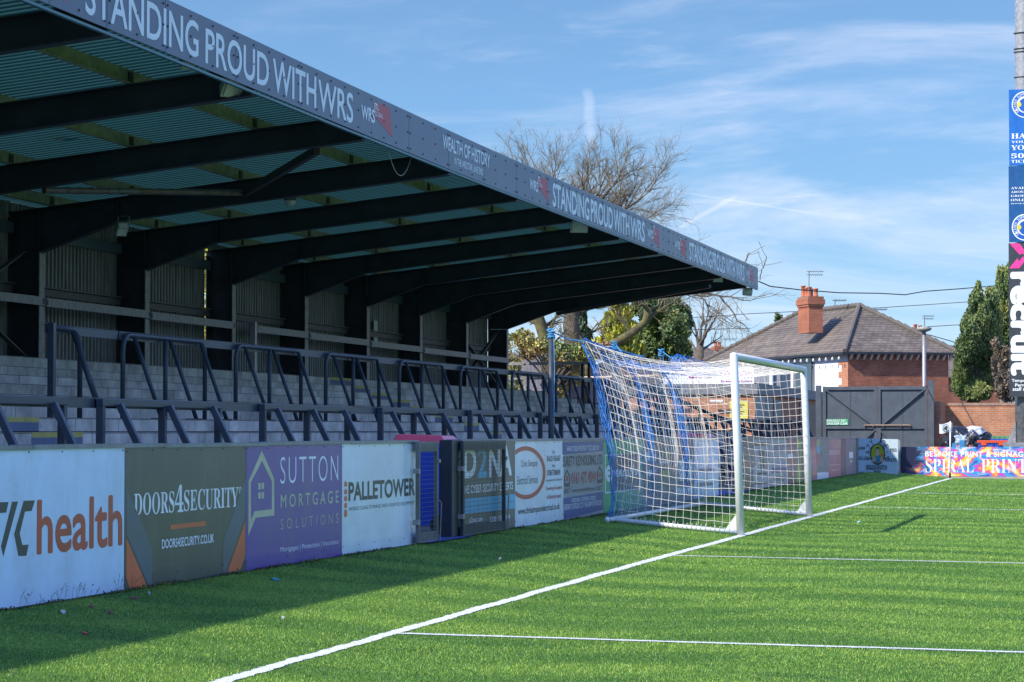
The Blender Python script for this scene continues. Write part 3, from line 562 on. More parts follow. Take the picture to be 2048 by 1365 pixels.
for s, bl_, tr, c, bo, sp in (('SUTTON', (427,510), (972,240), c_wht, -.012, 1.25), ('MORTGAGE', (430,735), (976,572), c_cream, .012, 1.5), ('SOLUTIONS', (430,940), (974,785), c_cream, -.012, 1.8), ('Mortgages | Protection | Insurance', (428,1165), (972,1030), c_wht, -.004, 1)):
    HP.text(s, z([bl_])[0], z([tr])[0], c, t, bo, sp)
t = board(684, 836, c_pal, 'dented pale blue white board reading PALLETOWER beside the mesh gate')
HP.text('PALLETOWER', z([(1072,668)])[0], z([(1692,458)])[0], c_ink, t, .03); HP.text('WORLD CLASS STORAGE AND LOGISTICS EQUIPMENT', z([(1070,770)])[0], z([(1693,668)])[0], c_ink, t)
for i in range(5):
    y = 480+i*64+(8 if i else 0); HP.poly(z([(1028,y+22),(1042,y),(1056,y+20),(1056,y+74-(0 if i == 4 else 22)),(1042,y+56 if i < 4 else y+78),(1028,y+76-(0 if i == 4 else 20))]), c_or, t, 'arrow')
z = lambda p: Q(p, 800, 850, 4.6545)
t = board(920, 1030, c_brn, 'grey brown board reading D2NA behind the folded mesh gate')
for s, bl_, tr, c in (('D', (600,487), (705,212), c_wht), ('2', (728,483), (805,210), c_cyan), ('N', (835,478), (925,208), c_wht), ('A', (935,468), (1036,203), c_wht)): HP.text(s, z([bl_])[0], z([tr])[0], c, t, .03)
HP.text('THE CYBER SECURITY EXPERTS', z([(580,645)])[0], z([(1050,530)])[0], c_wht, t, .015)
HP.poly(z([(568,692),(1074,645),(1075,778),(568,834)]), c_cyan, t); HP.text('Is your organisation worth scoring?', z([(590,775)])[0], z([(1062,700)])[0], c_brn, t, k=2)
HP.text('d2na.com', z([(645,912)])[0], z([(770,850)])[0], c_wht, t, .015); HP.text('0330 159 5969', z([(838,905)])[0], z([(1022,835)])[0], c_wht, t, .015)
t = board(1030, 1127, c_pal, 'pale board with part of a red ring round the words Chris Simspon Electrical Services')
HP.ring(z(ell(1165,447,190,247,30,-118,104)), z(ell(1165,447,160,207,30,-122,108)), c_red, t, 'red_ring') if False else None
o_, i_ = z(ell(1170,447,186,247,30,-121,121)), z(ell(1170,447,160,207,30,-127,127)); b = MB(); n = len(o_)
b.add([HP.hit(*p) for p in o_+i_], [(i, i+1, i+1+n, i+n) for i in range(n-1)]); b.build('red_ring', c_hred, t)
for s, bl_, tr, c, bo in (('Chris Simspon', (1125,412), (1282,325), c_ink, 0), ('Electrical Services', (1090,560), (1283,466), c_ink, 0), ('Office', (1418,268), (1442,238), c_ink, 0), ('01625 426367', (1368,341), (1493,285), c_ink, .02), ('Mobile', (1415,395), (1443,366), c_ink, 0),
        ('07867788049', (1370,474), (1492,415), c_ink, .02), ('chrissimpsonelectrical@live.com', (1358,537), (1510,492), c_ink, 0), ('Covering all aspects', (1358,620), (1508,563), c_red, .02), ('of Electrical work', (1368,692), (1500,640), c_red, .02), ('www.chrissimpsonelectrical.co.uk', (1100,855), (1487,728), c_ink, .02)):
    HP.text(s, z([bl_])[0], z([tr])[0], c, t, bo)
t = board(1127, 1207, M('brushed_silver_board', (.33,.34,.35), .4, stretch=(1,.3,6), var=.2, vscale=6), 'silver and blue board reading SURETY KEYHOLDING LTD')
HP.poly(z([(1510,165),(1891,152),(1891,243),(1513,280)]), c_blue, t, 'band'); HP.poly(z([(1520,685),(1892,622),(1892,790),(1525,880)]), c_blue, t, 'band')
for s, bl_, tr, c, bo in (('HAVE YOUR PROPERTY SECURED BY', (1555,248), (1855,190), c_wht, 0), ('SURETY KEYHOLDING LTD', (1517,390), (1885,278), c_ink, .02), ('0161 477 4044', (1597,553), (1822,430), c_red, .02), ('www.suretykeyholding.co.uk', (1603,642), (1815,570), c_ink, 0),
        ('• RESIDENTIAL • COMMERCIAL • SCHOOL', (1595,725), (1826,658), c_wht, 0), ('RESPONSE TO INTRUDER / CCTV / FIRE ALARM ACTIVATIONS 24/7', (1530,795), (1880,697), c_wht, 0), ('SURETY', (1527,640), (1588,588), c_ink, 0), ('SURETY', (1830,612), (1888,560), c_ink, 0)):
    HP.text(s, z([bl_])[0], z([tr])[0], c, t, bo, k=2)
for cx_, dy in ((1556, 0), (1860, -34)):
    HP.ring(z([(cx_,412+dy),(cx_+30,480+dy),(cx_+24,575+dy),(cx_-24,580+dy),(cx_-30,490+dy)]), z([(cx_,436+dy),(cx_+20,490+dy),(cx_+16,540+dy),(cx_-16,545+dy),(cx_-20,494+dy)]), c_ink, t, 'house_emblem', k=2)
    HP.poly(z([(cx_-10,480+dy),(cx_+10,478+dy),(cx_+10,520+dy),(cx_-10,524+dy)]), c_red, t, 'house_emblem', k=2)
z = lambda p: Q(p, 1190, 850, 6.827)
t = board(1207, 1284.5, c_grn, 'green and grey board reading enterprise inside a white outline')
HP.poly(z([(236,405),(622,388),(622,868),(236,905)]), c_brn, t, 'band'); HP.ring(z([(136,410),(630,380),(630,878),(136,940)]), z([(148,425),(620,396),(620,862),(148,920)]), c_wht, t)
HP.text('e', z([(150,775)])[0], z([(232,560)])[0], c_wht, t, .02, k=2); HP.text('enterprise'[1:], z([(238,765)])[0], z([(618,560)])[0], c_wht, t, .02, k=2); HP.poly(z([(136,650),(190,648),(190,690),(136,692)]), c_wht, t, 'band', k=2)
def blocks(t, zz, items):
    for x0, y0, x1, y1, c in items: HP.poly(zz([(x0,y1),(x1,y1-(x1-x0)*.06),(x1,y0-(x1-x0)*.02),(x0,y0)]), c, t, 'printed_block', k=2)
c_bgrey = M('blue_grey_board', (.13,.15,.19), .4, **BOARD); c_yel = M('yellow_print', (.45,.46,.07), .4); c_pk = M('pale_pink_print', (.62,.45,.50), .45, var=.35, vscale=4, col2=(.38,.42,.62))
t = board(1284.5, 1316, c_bgrey, 'blue grey board with small white squares just behind the goal net'); blocks(t, z, [(675,380,830,500,c_wht),(700,620,830,700,c_wht)])
t = board(1316, 1349, c_brn, 'grey brown board with a small yellow square seen through the net'); blocks(t, z, [(915,620,1012,720,c_yel),(960,360,1005,440,c_yel),(880,500,1030,530,c_wht)])
t = board(1349, 1388, M('dusk_grey_board', (.12,.11,.11), .4, **BOARD), 'grey board with orange marks over a white lower panel seen through the net'); blocks(t, z, [(1150,290,1190,470,c_or),(1150,480,1330,770,c_wht),(1100,860,1340,960,c_wht),(1090,200,1125,500,c_white)])
t = board(1388, 1437, c_white, 'plain white board next to the blue passage behind the net'); blocks(t, z, [(1400,600,1620,640,c_bgrey),(1400,790,1620,840,c_bgrey)])
z = lambda p: Q(p, 1450, 840, 5.12)
t = board(1480, 1507, c_brn, 'plain dark grey board just right of the near goalpost')
t = board(1507, 1543, M('lilac_poster', (.55,.45,.55), .45, var=.3, vscale=3, col2=(.62,.55,.50)), 'pink and white poster board with dark figures behind the goal'); blocks(t, z, [(300,235,460,270,c_ink),(350,310,405,390,c_ink),(365,400,405,500,c_ink),(335,540,430,565,c_ink),(305,640,462,665,c_ink),(300,330,325,470,c_bgrey),(425,340,450,500,c_bgrey)])
t = board(1543, 1574, M('pastel_poster', (.50,.50,.60), .45, var=.35, vscale=3, col2=(.66,.52,.40)), 'pastel pink and blue poster board with a navy band'); blocks(t, z, [(482,490,630,545,c_blue),(500,250,620,330,c_bgrey),(485,430,625,475,c_pk),(500,580,610,630,c_bgrey)])
t = board(1574, 1593, M('dull_maroon_board', (.18,.09,.12), .4, **BOARD), 'dull maroon board with faint white lettering'); blocks(t, z, [(640,350,695,395,c_wht),(640,490,715,505,c_pk)])
t = board(1593, 1603, M('lime_board', (.22,.40,.06), .4), 'narrow lime green board beside the far goalpost'); blocks(t, z, [(745,290,765,470,c_blue)])
t = board(1603, 1612, M('dull_purple_board', (.14,.08,.14), .4), 'narrow purple board behind the far goalpost')
t = board(1612, 1633, M('rose_board', (.42,.12,.15), .4, **BOARD), 'rose pink board just right of the far goalpost')
t = board(1633, 1658, M('photo_poster', (.35,.24,.18), .5, var=.6, vscale=7, stretch=(1,4,.6), col2=(.55,.50,.50)), 'poster board of blurred brown and white figures'); blocks(t, z, [(945,540,1060,610,c_white),(938,200,970,270,c_cream),(940,275,972,340,c_cyan),(945,350,972,470,M('rose_print',(.5,.13,.16),.4)),(945,215,965,255,c_yel)])
t = board(1658, 1682, MATS['rose_board'], 'rose pink board with faint white lettering nearest the stand corner'); blocks(t, z, [(1065,310,1175,360,M('faint_rose',(.55,.3,.32),.4)),(1075,455,1175,468,MATS['faint_rose']),(1095,510,1160,522,MATS['faint_rose'])])
t = board(1682, 1692, M('navy_board', (.02,.03,.07), .4), 'narrow navy board between the rose board and the purple grey board')
t = board(1692, 1712, M('purple_grey_board', (.14,.13,.21), .4, **BOARD), 'purple grey board with pale square panels at the corner'); blocks(t, z, [(1262,250,1315,310,c_bgrey),(1272,330,1312,395,c_wht),(1280,410,1308,440,c_cream),(1245,460,1300,490,c_bgrey),(1245,530,1295,560,c_bgrey)])
# ---- mesh gates, post, passage and bin
def meshgate(name, x0, x1, m, mm, label, opening=True):
    y0, y1 = P(x0, 960, X=XH+.09).y, P(x1, 960, X=XH+.09).y; t = thing(name, (XH+.06, y0, .2), label, 'gate'); z0, z1 = .22, 1.33; X = XH+.07
    fw_ = .06 if name == 'mesh_gate' else .05
    b = MB(); b.box((X-.02,y0,z0),(X+.02,y0+fw_,z1)); b.box((X-.02,y1-fw_,z0),(X+.02,y1,z1)); b.box((X-.019,y0+fw_,z1-.11),(X+.019,y1-fw_,z1)); b.box((X-.019,y0+fw_,z0),(X+.019,y1-fw_,z0+.11)); b.build('frame', m, t)
    b = MB(); y = y0+fw_
    while y < y1-fw_: b.tube([(X+.026,y,z0+.02),(X+.026,y,z1-.02)], .0016, 4, cap=False); y += .062
    zz = z0+.04
    while zz < z1-.02: b.tube([(X+.028,y0+.02,zz),(X+.028,y1-.02,zz)], .0022, 4, cap=False); zz += .05
    b.build('mesh', mm, t)
    MB().tube([(X+.04,y1-.02,z0-.05),(X+.06,y1-.02,z0+.42),(X+.03,y1-.02,z0+.45)], .009, 6).build('bolt', M_rail, t); MB().box((X-.03,y1-.03,z1-.24),(X+.04,y1+.02,z1-.2)).build('latch', M_galv, t)
    b = MB()
    for zz in (z0+.2, z1-.35): MB().box((X-.04,y0-.04,zz),(X+.03,y0+.015,zz+.055)).build('hinge', M_galv, t)
    return t
meshgate('mesh_gate', 838, 877, M('weathered_gate_steel', (.17,.165,.15), .6, var=.2, grime=((.09,.06,.04),.5,8)), M('grey_wire', (.10,.105,.10), .6), 'grey framed wire mesh gate closed in front of the blue bin')
meshgate('mesh_gate', 927, 1012, M('gate_dark_steel', (.035,.042,.05), .5), M('dark_wire', (.03,.036,.042), .5, spec=.2), 'dark wire mesh gate folded back over the D2NA board')
ya, yb = P(899,960,X=XH).y, P(920,960,X=XH).y
g = thing('gate_post', (XH, ya, .2), 'wide dark steel gate post between the blue bin and the folded gate', 'post')
MB().box((XH-.12, ya, .17), (XH+.03, yb, 1.345)).build('post', M_steel, g, bevel=.008)
b = MB(); [b.tube([(XH+.028, ya+.37*(yb-ya)/.5*.9, z_), (XH+.036, ya+.37*(yb-ya)/.5*.9, z_)], .012, 8) for z_ in (1.22,1.12,1.0,.9)]; b.build('bolt_hole', M_stud, g)
M_bin = M('blue_bin_plastic', (.015,.08,.62), .35, coat=.3); M_lid = M('red_bin_lid', (.72,.02,.06), .35, coat=.3)
def wheelie(y0, w, x, label):
    t = thing('wheelie_bin', (x, y0+w/2, .2), label, 'wheelie bin'); z0, z1 = .3, 1.29; b = MB(); i = .07; d = .62
    b.add([(x-d+i,y0+i,z0),(x-i,y0+i,z0),(x-i,y0+w-i,z0),(x-d+i,y0+w-i,z0),(x-d,y0,z1),(x,y0,z1),(x,y0+w,z1),(x-d,y0+w,z1)], [(3,2,1,0),(4,5,6,7),(0,1,5,4),(1,2,6,5),(2,3,7,6),(3,0,4,7)])
    b.box((x-d-.02,y0-.03,z1-.06),(x+.03,y0+w+.03,z1)); b.build('body', M_bin, t, bevel=.015)
    b = MB(); b.add([(x-d-.03,y0-.04,z1+.004),(x+.05,y0-.04,z1+.004),(x+.05,y0+w+.04,z1+.004),(x-d-.03,y0+w+.04,z1+.004),(x-d+.02,y0+.02,z1+.12),(x-.05,y0+.02,z1+.1),(x-.05,y0+w-.02,z1+.1),(x-d+.02,y0+w-.02,z1+.12)], [(3,2,1,0),(4,5,6,7),(0,1,5,4),(1,2,6,5),(2,3,7,6),(3,0,4,7)]); b.build('lid', M_lid, t, bevel=.01)
    for yy in (y0+.05, y0+w-.1): MB().tube([(x-.08,yy,.32),(x-.08,yy+.06,.32)], .115, 16).build('wheel', M_black, t)
wheelie(28.95, .62, XH-.33, 'blue wheelie bin with a red lid standing in the gateway'); wheelie(48.1, 1.1, XH-.3, 'blue wheelie bin with a red lid in the far gateway seen through the net')
strip_sheet('passage_mat', [-8.9, -7.45], [26.6, 28.5], M('blue_matting', (.02,.06,.30), .8), .02)
strip_sheet('passage_mat', [-8.9, -7.45], [47.7, 51], MATS['blue_matting'], .02)
#=PART3=
# ================================================================ goal and nets
GY0, GY1 = 34.38, 42.12; XP = -5.17
goal = thing('football_goal', (XP, (GY0+GY1)/2, 0), 'white football goal with round posts, standing on the goal line', 'goal')
for y in (GY0, GY1):
    MB().tube([(XP,y,-.02),(XP-.045,y,1.3),(XP-.09,y,2.5),(XP-.09,y,2.53)], [.056,.056,.056,.04], 20).build('post', M_white, goal, smooth=True)
    MB().prism([(XP-.05,y-.01,.02),(XP-.24,y-.01,.05),(XP-.06,y-.01,.3)], (0,.02,0)).build('gusset', M_white, goal)
MB().tube([(XP-.09,GY0,2.485),(XP-.09,GY1,2.485)], .052, 20).build('crossbar', M_white, goal, smooth=True)
MB().tube([(XP-.075,GY0+.06,2.43),(XP-.075,GY1-.06,2.43)], .012, 8).build('net_groove', M('olive_groove', (.16,.2,.08), .6), goal)
CB0 = P(1226,1042,Y=GY0); CB1 = P(1405,1007,Y=GY1); XB = (CB0.x+CB1.x)/2
b = MB()
for y in (GY0, GY1): b.tube([(XP-.05,y,.045),(XP-.6,y,gz(XP-.6)+.04),(XB,y,gz(XB)+.045)], .032, 12)
b.tube([(XB,GY0-.05,gz(XB)+.045),(XB,GY1+.05,gz(XB)+.045)], .034, 12); b.build('ground_frame', M_white, goal, smooth=True)
b = MB(); [b.lathe((XB-.06, y, gz(XB)), [(.03,0),(.04,.04),(.03,.07),(.01,.08)], 10) for y in (GY0-.04, GY1+.04)]; b.build('foot', M_white, goal, smooth=True)
prof = [P(x, y, Y=GY0) for x, y in ((1172,683),(1188,712),(1200,742),(1213,790),(1224,850),(1233,900),(1237,960),(1232,1010),(1227,1040))]
zs = [p.z for p in prof]; xs_ = [p.x for p in prof]
def bx_at(z): return float(np.interp(z, zs[::-1], xs_[::-1]))
ZT, ZBM = zs[0], 2.46
def back_top(s):      # height of the rear top edge, s metres from the near end
    L_ = GY1-GY0; return ZBM+(ZT-ZBM)*(math.exp(-(s/.75)**2)+math.exp(-((L_-s)/.75)**2))-.04*math.sin(math.pi*s/L_*3)**2
def jit(a): return random.uniform(-a, a)
def net(b, fn, nu, nv, r, j=.006, n=3, diag=False):
    g = [[Vector(fn(i/nu, k/nv))+V(jit(j), jit(j), jit(j)) for k in range(nv+1)] for i in range(nu+1)]
    if not diag:
        for i in range(nu+1): b.tube(g[i], r, n, cap=False)
        for k in range(nv+1): b.tube([g[i][k] for i in range(nu+1)], r, n, cap=False)
    else:
        for i in range(-nv, nu+1):
            p = [g[i+k][k] for k in range(nv+1) if 0 <= i+k <= nu]; q = [g[i+k][nv-k] for k in range(nv+1) if 0 <= i+k <= nu]
            if len(p) > 1: b.tube(p, r, n, cap=False)
            if len(q) > 1: b.tube(q, r, n, cap=False)
M_net = M('white_net_cord', (.62,.58,.52), .7, var=.05); M_bnet = M('blue_net_cord', (.02,.17,.55), .6, var=.15)
def side(y, sgn):
    def f(u, v):
        zt_ = 2.44+(ZT-2.44)*(u**2.2)-.10*math.sin(math.pi*u)*(1-v) ; zb_ = gz(XP-2*u)+.05
        z = zt_+(zb_-zt_)*v; xb = bx_at(ZT+(.17-ZT)*v); x = XP-.09*(1-v)-.04
        bow = .03*math.sin(math.pi*u)*math.sin(math.pi*v)*sgn
        return (x+(xb-x)*u + .05*math.sin(math.pi*min(1, v*1.02))**3*0, y+bow+.02*math.sin(9*v+4*u), z-.05*math.sin(math.pi*u)*math.sin(math.pi*v))
    return f
LG = GY1-GY0
def top(u, v):   # u across the goal, v towards the back
    s = u*LG; zt_ = 2.44; zb_ = back_top(s); z = zt_+(zb_-zt_)*v**1.6-.10*math.sin(math.pi*v)-.05*math.sin(math.pi*u)*math.sin(math.pi*v)
    return (XP-.13+(bx_at(ZT)-XP+.13-.0)*v + .10*math.sin(math.pi*u)*v, GY0+s, z)
def back(off=0, amp=.13, ph=0, zoff=0):
    def f(u, v):
        s = u*LG; zt_ = back_top(s)+zoff; zb_ = gz(XB)+.06; z = zt_+(zb_-zt_)*v; x = bx_at(ZT+(.17-ZT)*v)
        return (x+.10*math.sin(math.pi*u)*(1-v)+off+amp*math.sin(2*math.pi*s/3.1+ph)*math.sin(math.pi*min(1, v*.9+.1))+.08*math.exp(-((v-.93)/.05)**2), GY0+s, z)
    return f
b = MB(); net(b, side(GY0, -1), 16, 20, .0033); net(b, side(GY1, 1), 16, 20, .0033); net(b, top, 60, 16, .0027); net(b, back(), 60, 20, .0024)
for k in range(26):   # ties round the ground frame
    for y in (GY0, GY1):
        x = XP-.1-(XP-.1-XB)*k/26; z0 = gz(x)+.045; b.tube([(x,y-.045,z0),(x+.01,y,z0+.05+jit(.02)),(x+.03,y+.045,z0),(x+.04+jit(.03),y,z0-.03),(x,y-.045,z0)], .004, 3, cap=False)
nw = b.build('net', M_net, goal)
bn = thing('ball_stop_net', (XB, (GY0+GY1)/2, .2), 'bright blue netting bunched behind and over the rear of the white goal net', 'net')
b = MB(); net(b, back(-.12, .17, 3.0, .03), 56, 18, .0028, .012, 3, True)
b.build('rear_netting', M_bnet, bn)
b = MB(); net(b, lambda u, v: Vector(top(u, 1-v*.42))+V(-.05, 0, .03+.03*math.sin(u*40)), 56, 6, .0036, .02, 3, True)
for k in range(5): b.tube([Vector(top(i/40, 1-.02*k))+V(-.06+jit(.02),0,.05+jit(.025)) for i in range(41)], .008, 4, cap=False)
b.build('top_netting', M_bnet, bn)
b = MB()
for k in range(3): b.tube([(bx_at(ZT+(.17-ZT)*v)-.03-.02*k+jit(.015), GY0-.02+jit(.03), ZT+(.2-ZT)*v) for v in [i/22 for i in range(23)]], .0045, 4, cap=False)
b.build('gathered_edge', M_bnet, bn)
M_rope = M('light_blue_rope', (.05,.28,.55), .7)
XPL = -7.78
for (x, yt), tgt, l in (((1102,662), prof[0], 'blue grey net pole standing before the barriers left of the goal'), ((1228,688), V(*top(.42, .98)), 'blue grey net pole behind the left part of the goal net'), ((1322,702), V(*top(.97, 1)), 'blue grey net pole with light blue rope behind the middle of the goal net')):
    p = P(x, yt, X=XPL); t = thing('net_pole', (p.x, p.y, .2), l, 'pole', 'poles holding up the goal net')
    MB().tube([(p.x,p.y,0),(p.x,p.y,p.z)], .04, 14).build('pole', M_barrier, t, smooth=True)
    b = MB(); b.tube([p+V(.03,0,-.02), p.lerp(tgt, .5)+V(0,0,-.05), tgt], .009, 5)
    for k in range(5): b.tube([p+V(.05*math.cos(a)+jit(.01), .05*math.sin(a), -.03*k+jit(.02)+.02) for a in [i*.8 for i in range(9)]], .009, 4)
    b.tube([p+V(.045,-.03,-.1), p+V(.06+jit(.02),-.04,-.5), p+V(.05,-.03,-1.2)], .006, 4); b.build('rope', M_rope, t)
# ================================================================ corner: flag, angled board, printed board
p = P(1900,957.5,Z=.0); t = thing('corner_flag', p, 'white corner flag on a slim pole at the end of the goal line', 'flag')
MB().tube([p, p+V(.02,0,1.74)], .022, 8).build('pole', M_white, t, smooth=True); MB().tube([p+V(0,0,-.01), p+V(0,0,.16)], .03, 8).build('base', M_black, t)
b = MB(); vs = []; q = P(1904,846,Y=p.y)
for i in range(9):
    for k in range(5): u, v = i/8, k/4; vs.append(q+V(-.38*u, .05*math.sin(u*5+v), -.29*v-.03*u+.02*math.sin(u*6)))
b.add(vs, [(i*5+k, i*5+k+1, i*5+k+6, i*5+k+5) for i in range(8) for k in range(4)]); fl = b.build('flag_cloth', M('white_cloth', (.66,.66,.68), .8), t)
FL = Plane((0, p.y-.055, 0), (1,0,0)); FL.ring(ell(1892,857,7,7.5,18), ell(1892,857,6,6.5,18), c_ink, fl, 'crest'); FL.poly([(1889,861),(1888,856),(1891,853),(1894,852),(1896,855),(1894,858),(1896,862),(1892,860)], c_ink, fl, 'crest')
L0 = CAM+ray(1713,915)*75.6; R0 = CAM+ray(1796,915)*75.0
LP = Plane((L0.x, L0.y, 0), V(R0.x-L0.x, R0.y-L0.y, 0), .003); t = thing('advertising_board', (L0.x, L0.y, .1), "pale blue board reading LAZY JOE'S with a man giving thumbs up in a dark ring", 'advertising board', 'advertising boards along the perimeter')
LP.poly([(1713,877),(1796.5,879),(1795.5,952),(1712.5,949)], M('pale_blue_board', (.42,.52,.58), .4, **BOARD), t, 'panel', k=0, th=.02)
z = lambda p: Q(p, 1450, 840, 5.12)
LP.poly(z(ell(1562,352,78,110)), c_ink, t, 'ring', k=1); LP.poly(z(ell(1562,350,66,96)), M('mustard_print', (.34,.36,.02), .4), t, 'disc', k=2)
c_skin = M('skin_print', (.50,.32,.26), .5); c_teal = M('teal_print', (.03,.20,.24), .5)
LP.poly(z([(1512,420),(1520,380),(1545,358),(1578,356),(1600,375),(1612,420),(1590,436),(1562,442),(1532,436)]), c_teal, t, 'figure_shirt', k=3)
LP.poly(z([(1548,365),(1546,300),(1556,284),(1570,284),(1578,300),(1575,362),(1562,374)]), c_skin, t, 'figure_face', k=4); LP.poly(z([(1544,312),(1544,288),(1556,276),(1574,277),(1582,292),(1580,310),(1572,295),(1553,296)]), c_ink, t, 'figure_hair', k=5)
LP.poly(z([(1500,440),(1506,405),(1520,395),(1532,368),(1540,372),(1536,395),(1548,402),(1545,420),(1520,432),(1512,450)]), c_skin, t, 'figure_hand', k=4); LP.poly(z([(1590,425),(1586,395),(1600,384),(1618,392),(1624,438),(1608,440)]), c_skin, t, 'figure_hand', k=4); LP.poly(z(ell(1603,362,13,16,12)), c_or, t, 'figure_doughnut', k=5)
for i, ch in enumerate("LAZY JOE'S"):
    if ch == ' ': continue
    a = math.radians(198-i*24.0); ex, ey = 1562+99*math.cos(a), 345-137*math.sin(a)
    c0 = LP.hit(*z([(ex, ey)])[0], 3); vs, fs = text_mesh(ch, .03); th = (a-math.pi/2); hh, ww = (.17, .115) if ch != "'" else (.05, .03)
    MB().add([c0+LP.r*((x-.5)*ww*math.cos(th)-(y-.5)*hh*math.sin(th))+LP.u*((x-.5)*ww*math.sin(th)+(y-.5)*hh*math.cos(th)) for x, y in vs], fs).build('lettering', c_ink, t)
for s, a, b_ in (('SUBS',(1357,305),(1433,276)),('PIES',(1690,326),(1757,294)),('GELATO',(1354,412),(1476,376)),('SHAKES',(1634,427),(1756,392)),('PROUD TO BE THE OFFICIAL',(1445,486),(1663,463)),('BOARDROOM HOSPITALITY',(1447,512),(1662,489)),('SPONSOR',(1521,538),(1594,518))):
    LP.text(serif(s), z([a])[0], z([b_])[0], c_ink, t, .01, k=2)
SP = Plane((0,78.7,0), (1,0,0), .004); m = bpy.data.materials.new('colour_burst_print'); m.use_nodes = True; nt2 = m.node_tree; bs = nt2.nodes['Principled BSDF']
def nd(k, **kw):
    n = nt2.nodes.new(k)
    for a, v in kw.items(): setattr(n, a, v)
    return n
co = nd('ShaderNodeTexCoord'); lk = nt2.links.new
mp = nd('ShaderNodeMapping'); mp.inputs['Rotation'].default_value = (0, .5, 0); mp.inputs['Scale'].default_value = (.9,1,1.9); lk(co.outputs['Object'], mp.inputs[0])
def noi(s, d=6, dist=1.5, off=0):
    mm = nd('ShaderNodeMapping'); mm.inputs['Location'].default_value = (off, off, off*.5); lk(mp.outputs[0], mm.inputs[0])
    n = nd('ShaderNodeTexNoise'); n.inputs['Scale'].default_value = s; n.inputs['Detail'].default_value = d; n.inputs['Distortion'].default_value = dist; n.inputs['Roughness'].default_value = .6; lk(mm.outputs[0], n.inputs[0]); return n.outputs[0]
rp = nd('ShaderNodeValToRGB'); lk(noi(.95, 6, 1.7), rp.inputs[0]); cr = rp.color_ramp
cols_ = [(.30,(.02,.02,.06)),(.38,(.10,.04,.30)),(.43,(.02,.16,.50)),(.465,(.03,.42,.60)),(.49,(.16,.12,.55)),(.52,(.62,.04,.36)),(.55,(.78,.12,.12)),(.585,(.80,.40,.04)),(.62,(.82,.62,.10)),(.68,(.45,.45,.75)),(.76,(.05,.05,.16))]
cr.elements[0].position, cr.elements[0].color = cols_[0][0], (*cols_[0][1], 1); cr.elements[1].position, cr.elements[1].color = cols_[-1][0], (*cols_[-1][1], 1)
for p_, c in cols_[1:-1]: e = cr.elements.new(p_); e.color = (*c, 1)
r1 = nd('ShaderNodeMapRange'); lk(noi(2.6, 8, 1, 4), r1.inputs[0]); r1.inputs[1].default_value = .56; r1.inputs[2].default_value = .68
m1 = nd('ShaderNodeMix', data_type='RGBA'); lk(r1.outputs[0], m1.inputs[0]); lk(rp.outputs[0], m1.inputs[6]); m1.inputs[7].default_value = (.75,.62,.62,1)
sx = nd('ShaderNodeSeparateXYZ'); lk(co.outputs['Object'], sx.inputs[0]); ax = P(1800,920,Y=78.7).x
ad = nd('ShaderNodeMath', operation='MULTIPLY_ADD'); lk(noi(1.6, 7, 1.2, 9), ad.inputs[0]); ad.inputs[1].default_value = 1.9; lk(sx.outputs[0], ad.inputs[2])
r3 = nd('ShaderNodeMapRange'); lk(ad.outputs[0], r3.inputs[0]); r3.inputs[1].default_value = 1.35; r3.inputs[2].default_value = 1.9   # object origin sits at the board's left end
m3 = nd('ShaderNodeMix', data_type='RGBA'); lk(r3.outputs[0], m3.inputs[0]); m3.inputs[6].default_value = (.018,.02,.05,1); lk(m1.outputs[2], m3.inputs[7])
lk(m3.outputs[2], bs.inputs['Base Color']); bs.inputs['Roughness'].default_value = .35
zt_, zb_ = P(1803,894,Y=78.7).z, P(1803,952.5,Y=78.7).z
t = thing('advertising_board', (ax, 78.7, zb_), 'long rainbow coloured board reading BESPOKE PRINT & SIGNAGE SPIRAL PRINT behind the corner flag', 'advertising board')
MB().box((ax,78.7,zb_),(ax+2.46,78.74,zt_)).box((ax+2.465,78.7,zb_),(ax+7,78.74,zt_)).build('panel', m, t)
MB().box((ax,78.66,zb_-.14),(ax+7,78.8,zb_-.01)).build('plinth', M('pale_kerb', (.36,.31,.27), .9, bump=.3), t); z = lambda p: Q(p, 1800, 740, 5.685)
SP.text('BESPOKE PRINT & SIGNAGE', z([(288,986)])[0], z([(1452,932)])[0], c_wht, t, .02, 1.1); SP.text(serif('SPIRAL'), z([(293,1168)])[0], z([(838,1013)])[0], c_wht, t, -.012, 1.05); SP.text(serif('PRINT'), z([(925,1172)])[0], z([(1440,1018)])[0], c_wht, t, -.012, 1.05)
MB().box((P(1797,920,Y=78.5).x,78.5,0),(P(1800.5,920,Y=78.5).x,78.6,1.15)).build('x', M_galv).name = 'board_post'; tag(bpy.data.objects['board_post'], 'short pale post in the gap between the angled board and the rainbow board', 'post')
# ================================================================ floodlight pylon with signs
YP = 80.2; MB_ = MB(); xc = P(2050,400,Y=YP).x
t = thing('floodlight_pylon', (xc, YP, 0), 'tall galvanised floodlight pylon at the right edge', 'pylon')
MB_.tube([(xc,YP,0),(xc,YP,8),(xc,YP,20)], [.37,.31,.24], 20).build('mast', M('spangled_galvanised', (.17,.18,.19), .65, metal=0, var=.3, vscale=9, lo=.35, hi=.6), t, smooth=True)
b = MB(); [b.tube([(xc,YP,z_),(xc,YP,z_+.03)], .325, 20) for z_ in (12.6,13.4,14.0,13.5)]; b.build('band', M_galv, t)
b = MB(); [b.prism([(xc-.6,YP-.2*k,1.08),(xc-.33,YP-.2*k,1.08),(xc-.33,YP-.2*k,1.75)], (0,.03,0)) for k in (0,1)]; b.box((xc-.7,YP-.6,0),(xc+.7,YP+.6,1.08)); b.build('base', M_galv, t)
SG = Plane((0,YP-.5,0), (1,0,0), .004)
